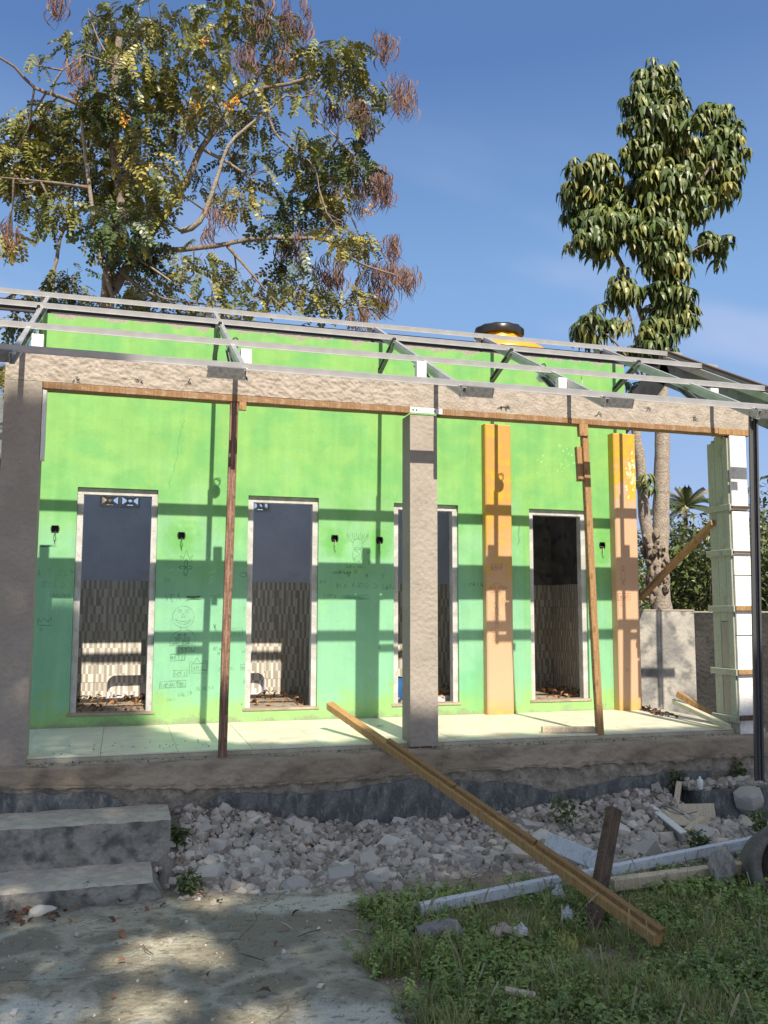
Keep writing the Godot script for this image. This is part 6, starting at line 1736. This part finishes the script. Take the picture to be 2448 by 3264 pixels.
func build_plants() -> void:
	# grass and low weeds
	var blade := MB.new()
	for k in 6:
		var an := TAU * k / 6.0 + k * .7
		var b := Basis(Vector3.UP, an)
		var L := .075 + .022 * (k % 3)
		var pr := []
		for i in 4:
			var t := i / 3.0
			var c := Vector3(0, L * t * (1.0 - .3 * t), .012 + L * .55 * t * t)
			var w := .0032 * (1.0 - t * .9)
			var row := [b * (c + Vector3(-w, 0, 0)), b * (c + Vector3(w, 0, 0))]
			if i > 0: blade.quad(pr[0], pr[1], row[1], row[0])
			pr = row
	var bm := blade.mesh()
	var n := noise(50, .9, 3)
	var inside := func(x: float, z: float) -> bool:
		var e: float = 3.36 - .09 * (z - 3.5) + .34 * n.get_noise_2d(z * 2.0, 3.0)
		if x < e + rng.randf() * .12: return false
		var zb: float = 3.15 + .16 * n.get_noise_2d(x * 2.0, 8.0) - .1 * smoothstep(5., 6.5, x)
		return z > zb - .12 * rng.randf()
	var lt := []; var lc := []
	while lt.size() < 30000:
		var x := rng.randf_range(3.2, 8.4); var z := rng.randf_range(2.8, 6.4)
		if not inside.call(x, z): continue
		var patch: float = n.get_noise_2d(x * 1.7 + 20.0, z * 1.7)
		if patch < -.22 and rng.randf() < .8: continue
		lt.append(Transform3D((Basis(Vector3.UP, rng.randf() * TAU) * Basis(Vector3.RIGHT, rng.randfn() * .3)).scaled(Vector3(1, rng.randf_range(.35, 1.2) * (1.0 + patch), 1)), Vector3(x, ground_y(x, z), z)))
		var c := Vector3(.19, .28, .075).lerp(Vector3(.46, .43, .15), rng.randf() * .85) * rng.randf_range(.7, 1.3)
		if rng.randf() < .14: c = Vector3(.36, .31, .18)
		lc.append(Color(c.x, c.y, c.z))
	tag(scatter("grass", bm, M.grass, lt, null, lc), "short green grass covering the right foreground", "grass")
	# long seed stalks
	var sm := MB.new()
	sm.tube(PackedVector3Array([Vector3(0, 0, 0), Vector3(.01, .12, 0), Vector3(.04, .24, 0), Vector3(.085, .32, 0)]), PackedFloat32Array([.0018, .0016, .0014, .001]), 4, false)
	for k in 8: sm.quad(Vector3(.05 + .005 * k, .255 + .009 * k, 0), Vector3(.056 + .005 * k, .262 + .009 * k, .006), Vector3(.06 + .005 * k, .275 + .009 * k, 0), Vector3(.054 + .005 * k, .267 + .009 * k, -.006))
	lt = []; lc = []
	while lt.size() < 420:
		var x := rng.randf_range(3.4, 7.6); var z := rng.randf_range(3.2, 6.0)
		if not inside.call(x, z): continue
		lt.append(Transform3D(Basis(Vector3.UP, rng.randf() * TAU) * Basis(Vector3.RIGHT, rng.randfn() * .2) * Basis().scaled(Vector3.ONE * rng.randf_range(.45, 1.0)), Vector3(x, ground_y(x, z), z)))
		var c := Vector3(.30, .28, .15) * rng.randf_range(.7, 1.4)
		lc.append(Color(c.x, c.y, c.z))
	tag(scatter("grass", sm.mesh(), M.grass, lt, null, lc), "tall pale seed stalks standing out of the grass", "grass")
	# broad leaved ground cover
	var lm := leaf_mesh(.05, .032, .25, .3, 2)
	lt = []; lc = []
	while lt.size() < 15000:
		var x := rng.randf_range(3.3, 8.0); var z := rng.randf_range(2.7, 6.2)
		if not inside.call(x, z): continue
		var patch: float = n.get_noise_2d(x * 1.2 - 30.0, z * 1.2)
		var near := exp(-pow((x - 3.75) / .28, 2) - pow((z - 3.25) / .22, 2)) + exp(-pow((x - 5.6) / .5, 2) - pow((z - 3.45) / .25, 2)) * .8
		if patch + near * .8 < .02 + rng.randf() * .3: continue
		lt.append(Transform3D(rnd_basis(.7).scaled(Vector3.ONE * rng.randf_range(.35, 1.25)), Vector3(x, ground_y(x, z) + .02 + rng.randf() * (.05 + .08 * clampf(near, 0, 1)), z)))
		var c := Vector3(.16, .27, .06).lerp(Vector3(.31, .40, .10), rng.randf() * .8) * rng.randf_range(.7, 1.25)
		lc.append(Color(c.x, c.y, c.z))
	tag(scatter("ground_cover", lm, M.leaf, lt, null, lc), "broad leaved green weeds spreading through the grass", "weeds")
	# leafy sprigs standing through the grass
	var sp0 := MB.new()
	sp0.tube(PackedVector3Array([Vector3(0, 0, 0), Vector3(.01, .06, .005), Vector3(.03, .12, .01)]), PackedFloat32Array([.0022, .0018, .001]), 4, false)
	var sl := leaf_mesh(.042, .024, .35, .35, 2)
	for k in 13:
		var t := k / 12.0
		join(sp0, sl, Transform3D(Basis(Vector3.UP, k * 2.4) * Basis(Vector3.RIGHT, -.25 + .3 * sin(k * 1.9)).scaled(Vector3.ONE * (1.05 - .5 * t)), Vector3(.03 * t * t, .015 + .108 * t, .01 * t)))
	lt = []; lc = []
	while lt.size() < 3600:
		var x := rng.randf_range(3.2, 8.0); var z := rng.randf_range(2.75, 6.2)
		if not inside.call(x + .12, z + .05): continue
		var patch: float = n.get_noise_2d(x * 1.2 - 30.0, z * 1.2)
		if patch < -.12 and rng.randf() < .8: continue
		lt.append(Transform3D((Basis(Vector3.UP, rng.randf() * TAU) * Basis(Vector3.RIGHT, rng.randfn() * .25)).scaled(Vector3.ONE * rng.randf_range(.5, 1.25)), Vector3(x, ground_y(x, z), z)))
		var c := Vector3(.15, .26, .06).lerp(Vector3(.33, .38, .11), rng.randf() * .85) * rng.randf_range(.7, 1.25)
		lc.append(Color(c.x, c.y, c.z))
	tag(scatter("ground_cover", sp0.mesh(), M.leaf, lt, null, lc), "leafy upright weed sprigs standing through the grass", "weeds")
	# single weeds in the rubble
	var wl := [[5.28, -.56, 2.20, .17, 60, "yellow green weed growing in the rubble just left of the stake"], [6.52, -.46, 1.79, .13, 60, "dark weed at the left corner of the low landing"], [6.0, -.66, 2.82, .12, 70, "bright weed behind the pale blue beam"], [6.75, -.62, 2.55, .12, 60, "green weed near the grey boulder at the right"], [2.43, -.55, 2.12, .10, 60, "mossy weed at the end of the upper step"], [2.47, -.70, 2.62, .10, 70, "low weed at the foot of the steps beside the stones"], [7.15, -.38, 1.80, .10, 40, "small weed on the landing beside the steel prop"], [1.83, -.71, 2.60, .09, 40, "thin weed growing from the foot of the lower step"]]
	for w in wl:
		var t := thing("weed", w[5], "weed", Vector3(w[0], w[1], w[2]), "weeds in the rubble")
		var s := MB.new()
		for k in 6: s.tube(PackedVector3Array([Vector3(w[0], w[1], w[2]), Vector3(w[0] + rng.randfn() * w[3] * .4, w[1] + w[3] * rng.randf_range(.6, 1.3), w[2] + rng.randfn() * w[3] * .4)]), PackedFloat32Array([.003, .0015]), 4, false)
		put("stem", s.mesh(), M.leaf_stem, t)
		lt = []; lc = []
		for k in w[4] * 2:
			var p := in_ball()
			lt.append(Transform3D(rnd_basis(.8).scaled(Vector3.ONE * rng.randf_range(.5, 1.1)), Vector3(w[0], w[1] + w[3] * .6, w[2]) + p * Vector3(w[3] * .75, w[3] * .75, w[3] * .6)))
			var c := Vector3(.07, .115, .03).lerp(Vector3(.19, .2, .05), rng.randf() * (.9 if w[0] == 5.28 else .4)) * rng.randf_range(.7, 1.2)
			lc.append(Color(c.x, c.y, c.z))
		scatter("leaves", lm, M.leaf, lt, t, lc)
	# fallen leaves
	var dl := leaf_mesh(.10, .05, .5, .6, 3)
	lt = []; lc = []
	var spots := [[2.62, 2.05, .25, 26], [1.45, 2.75, .25, 60], [3.9, 1.9, .5, 20], [7.2, .4, .25, 60], [5.6, 2.1, .5, 14], [2.6, 2.7, .2, 10], [2.2, 3.3, .9, 12], [7.32, -.1, .2, 40]]
	for sp in spots:
		for k in sp[3]:
			var x: float = sp[0] + rng.randfn() * sp[2]; var z: float = sp[1] + rng.randfn() * sp[2] * .6
			var y := maxf(rubble_top(x, z), -.72) + .02 if x > 2.4 and z > 1.72 else -.71
			if sp[0] > 7: y = .006; x = lerpf(7.30, 7.02, clampf((z + .1) / 1.6, 0, 1)) + absf(rng.randfn()) * .08
			if x < 2.4 and z < 2.58 and sp[0] < 7: continue
			lt.append(Transform3D(rnd_basis(.5).scaled(Vector3.ONE * rng.randf_range(.3, .85)), Vector3(x, y + .012, z)))
			var c: Vector3 = [Vector3(.13, .06, .036), Vector3(.19, .09, .042), Vector3(.08, .045, .032), Vector3(.23, .13, .065)][rng.randi() % 4]
			lc.append(Color(c.x, c.y, c.z))
	for k in 36:
		lt.append(Transform3D(rnd_basis(.2).scaled(Vector3.ONE * rng.randf_range(.08, .3)), Vector3(rng.randf_range(1.5, 2.7), .006, 1.05 + rng.randf() * .5)))
		lc.append(Color(.08, .06, .035))
	tag(scatter("dry_leaves", dl, M.dry, lt, null, lc), "dry brown fallen leaves scattered over steps, rubble and porch", "dry leaves")

func _ready() -> void:
	rng.seed = 20240
	# camera
	var cam := Camera3D.new()
	cam.name = "camera"
	cam.position = Vector3(2.0, 1.059, 8.470)
	cam.rotation_degrees = Vector3(6.1576, -16.4316, .1467)
	cam.fov = 59.81
	cam.near = .05
	cam.far = 700
	add_child(cam)
	# sky, sun, exposure
	var env := Environment.new()
	env.background_mode = Environment.BG_SKY
	var sky := Sky.new()
	sky.sky_material = make_sky()
	env.sky = sky
	env.background_energy_multiplier = 1.0
	env.tonemap_mode = Environment.TONE_MAPPER_LINEAR
	env.tonemap_exposure = 1.42
	env.sdfgi_enabled = true
	env.ssao_enabled = true
	env.ssil_enabled = true
	var we := WorldEnvironment.new()
	we.name = "world_environment"
	we.environment = env
	add_child(we)
	var sun := DirectionalLight3D.new()
	sun.name = "sun"
	sun.light_energy = 1.45
	sun.light_color = Color(1.0, .955, .88)
	sun.light_angular_distance = .5
	sun.shadow_enabled = true
	add_child(sun)
	sun.look_at_from_position(Vector3(.012, SUN_M, 1) * 30, Vector3.ZERO)
	make_materials()
	M.chips = plain(Color(1, 1, 1), .95); M.chips.vertex_color_use_as_albedo = true
	M.sack = mat(layered(95, Vector3(.22, .205, .20), Vector3(.31, .295, .285), Vector3(.13, .125, .12), .4, 256), .8, M.grit, Vector3(2, 2, 2), .6)
	M.plaster = plain(lin(.44, .36, .295), .95); M.plastic = plain(lin(.58, .60, .62), .35); M.blue_plastic = plain(lin(.03, .16, .46), .4)
	M.ring = mat(layered(97, Vector3(.13, .12, .105), Vector3(.20, .185, .16), Vector3(.07, .062, .05), .4, 256), .95, M.grit, Vector3(1.5, 1.5, 1.5), .8)
	M.dark_soil = mat(layered(98, Vector3(.06, .05, .04), Vector3(.10, .085, .065), Vector3(.035, .03, .022), .4, 256), .98, M.grit, Vector3(2, 2, 2), 1.0)
	M.dark_steel = plain(lin(.075, .077, .085), .5, .2)
	M.shaded_steel = plain(lin(.03, .031, .036), .6)  # near-black colour carries the shade under the ridge
	M.leaf_stem = plain(lin(.09, .11, .035), .7)
	M.house_board = mat(layered(96, Vector3(.46, .40, .32), Vector3(.52, .46, .38), Vector3(.36, .31, .25), .3, 256, .06), .8, null, Vector3(.8, .8, .8))
	build_ground()
	build_block()
	build_porch()
	build_roof()
	build_background()
	build_left_tree()
	build_right_tree()
	build_shade_trees()
	build_rubble()
	build_timber_pile()
	build_plants()

func make_sky() -> Material:
	# clear tropical sky: colour by elevation, pale haze low down and round the sun, thin wisps
	var el := [0.0, 5.0, 12.0, 20.0, 33.0, 46.0, 62.0, 90.0]
	var cs := [Vector3(.35, .43, .59), Vector3(.29, .39, .60), Vector3(.215, .34, .575), Vector3(.165, .298, .53), Vector3(.074, .155, .352), Vector3(.064, .135, .31), Vector3(.056, .118, .275), Vector3(.052, .112, .265)]
	var W := 1024; var H := 512
	var im := Image.create(W, H, false, Image.FORMAT_RGBAF)
	var n := noise(81, 1.5, 5)
	var sund := Vector3(.012, SUN_M, 1).normalized()
	for y in H:
		var e := 90.0 - 180.0 * (y + .5) / H
		var c := Vector3(.26, .235, .20)
		if e >= 0.0:
			for k in el.size() - 1:
				if e >= el[k] and e <= el[k + 1]: c = (cs[k] as Vector3).lerp(cs[k + 1], (e - el[k]) / (el[k + 1] - el[k]))
		for x in W:
			var az := (float(x) + .5) / W * TAU - PI
			var ce := cos(deg_to_rad(e))
			var d := Vector3(-sin(az) * ce, sin(deg_to_rad(e)), cos(az) * ce)
			var q := c
			if e > 0.0:
				var an := rad_to_deg(acos(clampf(d.dot(sund), -1, 1)))
				q += Vector3(.42, .36, .275) * exp(-pow(an / 50.0, 2)) + Vector3(1.1, 1.0, .85) * exp(-an / 7.0)
				var k := n.get_noise_3d(d.x * 1.3, d.y * 5.0 + d.x * 1.2, d.z * 1.3) * .5 + .5
				var a := smoothstep(.46, .80, k) * smoothstep(34.0, 6.0, e) * .55
				q = q.lerp(Vector3(.48, .50, .66), a)
			im.set_pixel(x, y, Color(q.x, q.y, q.z))
	var p := PanoramaSkyMaterial.new()
	p.panorama = ImageTexture.create_from_image(im)
	return p
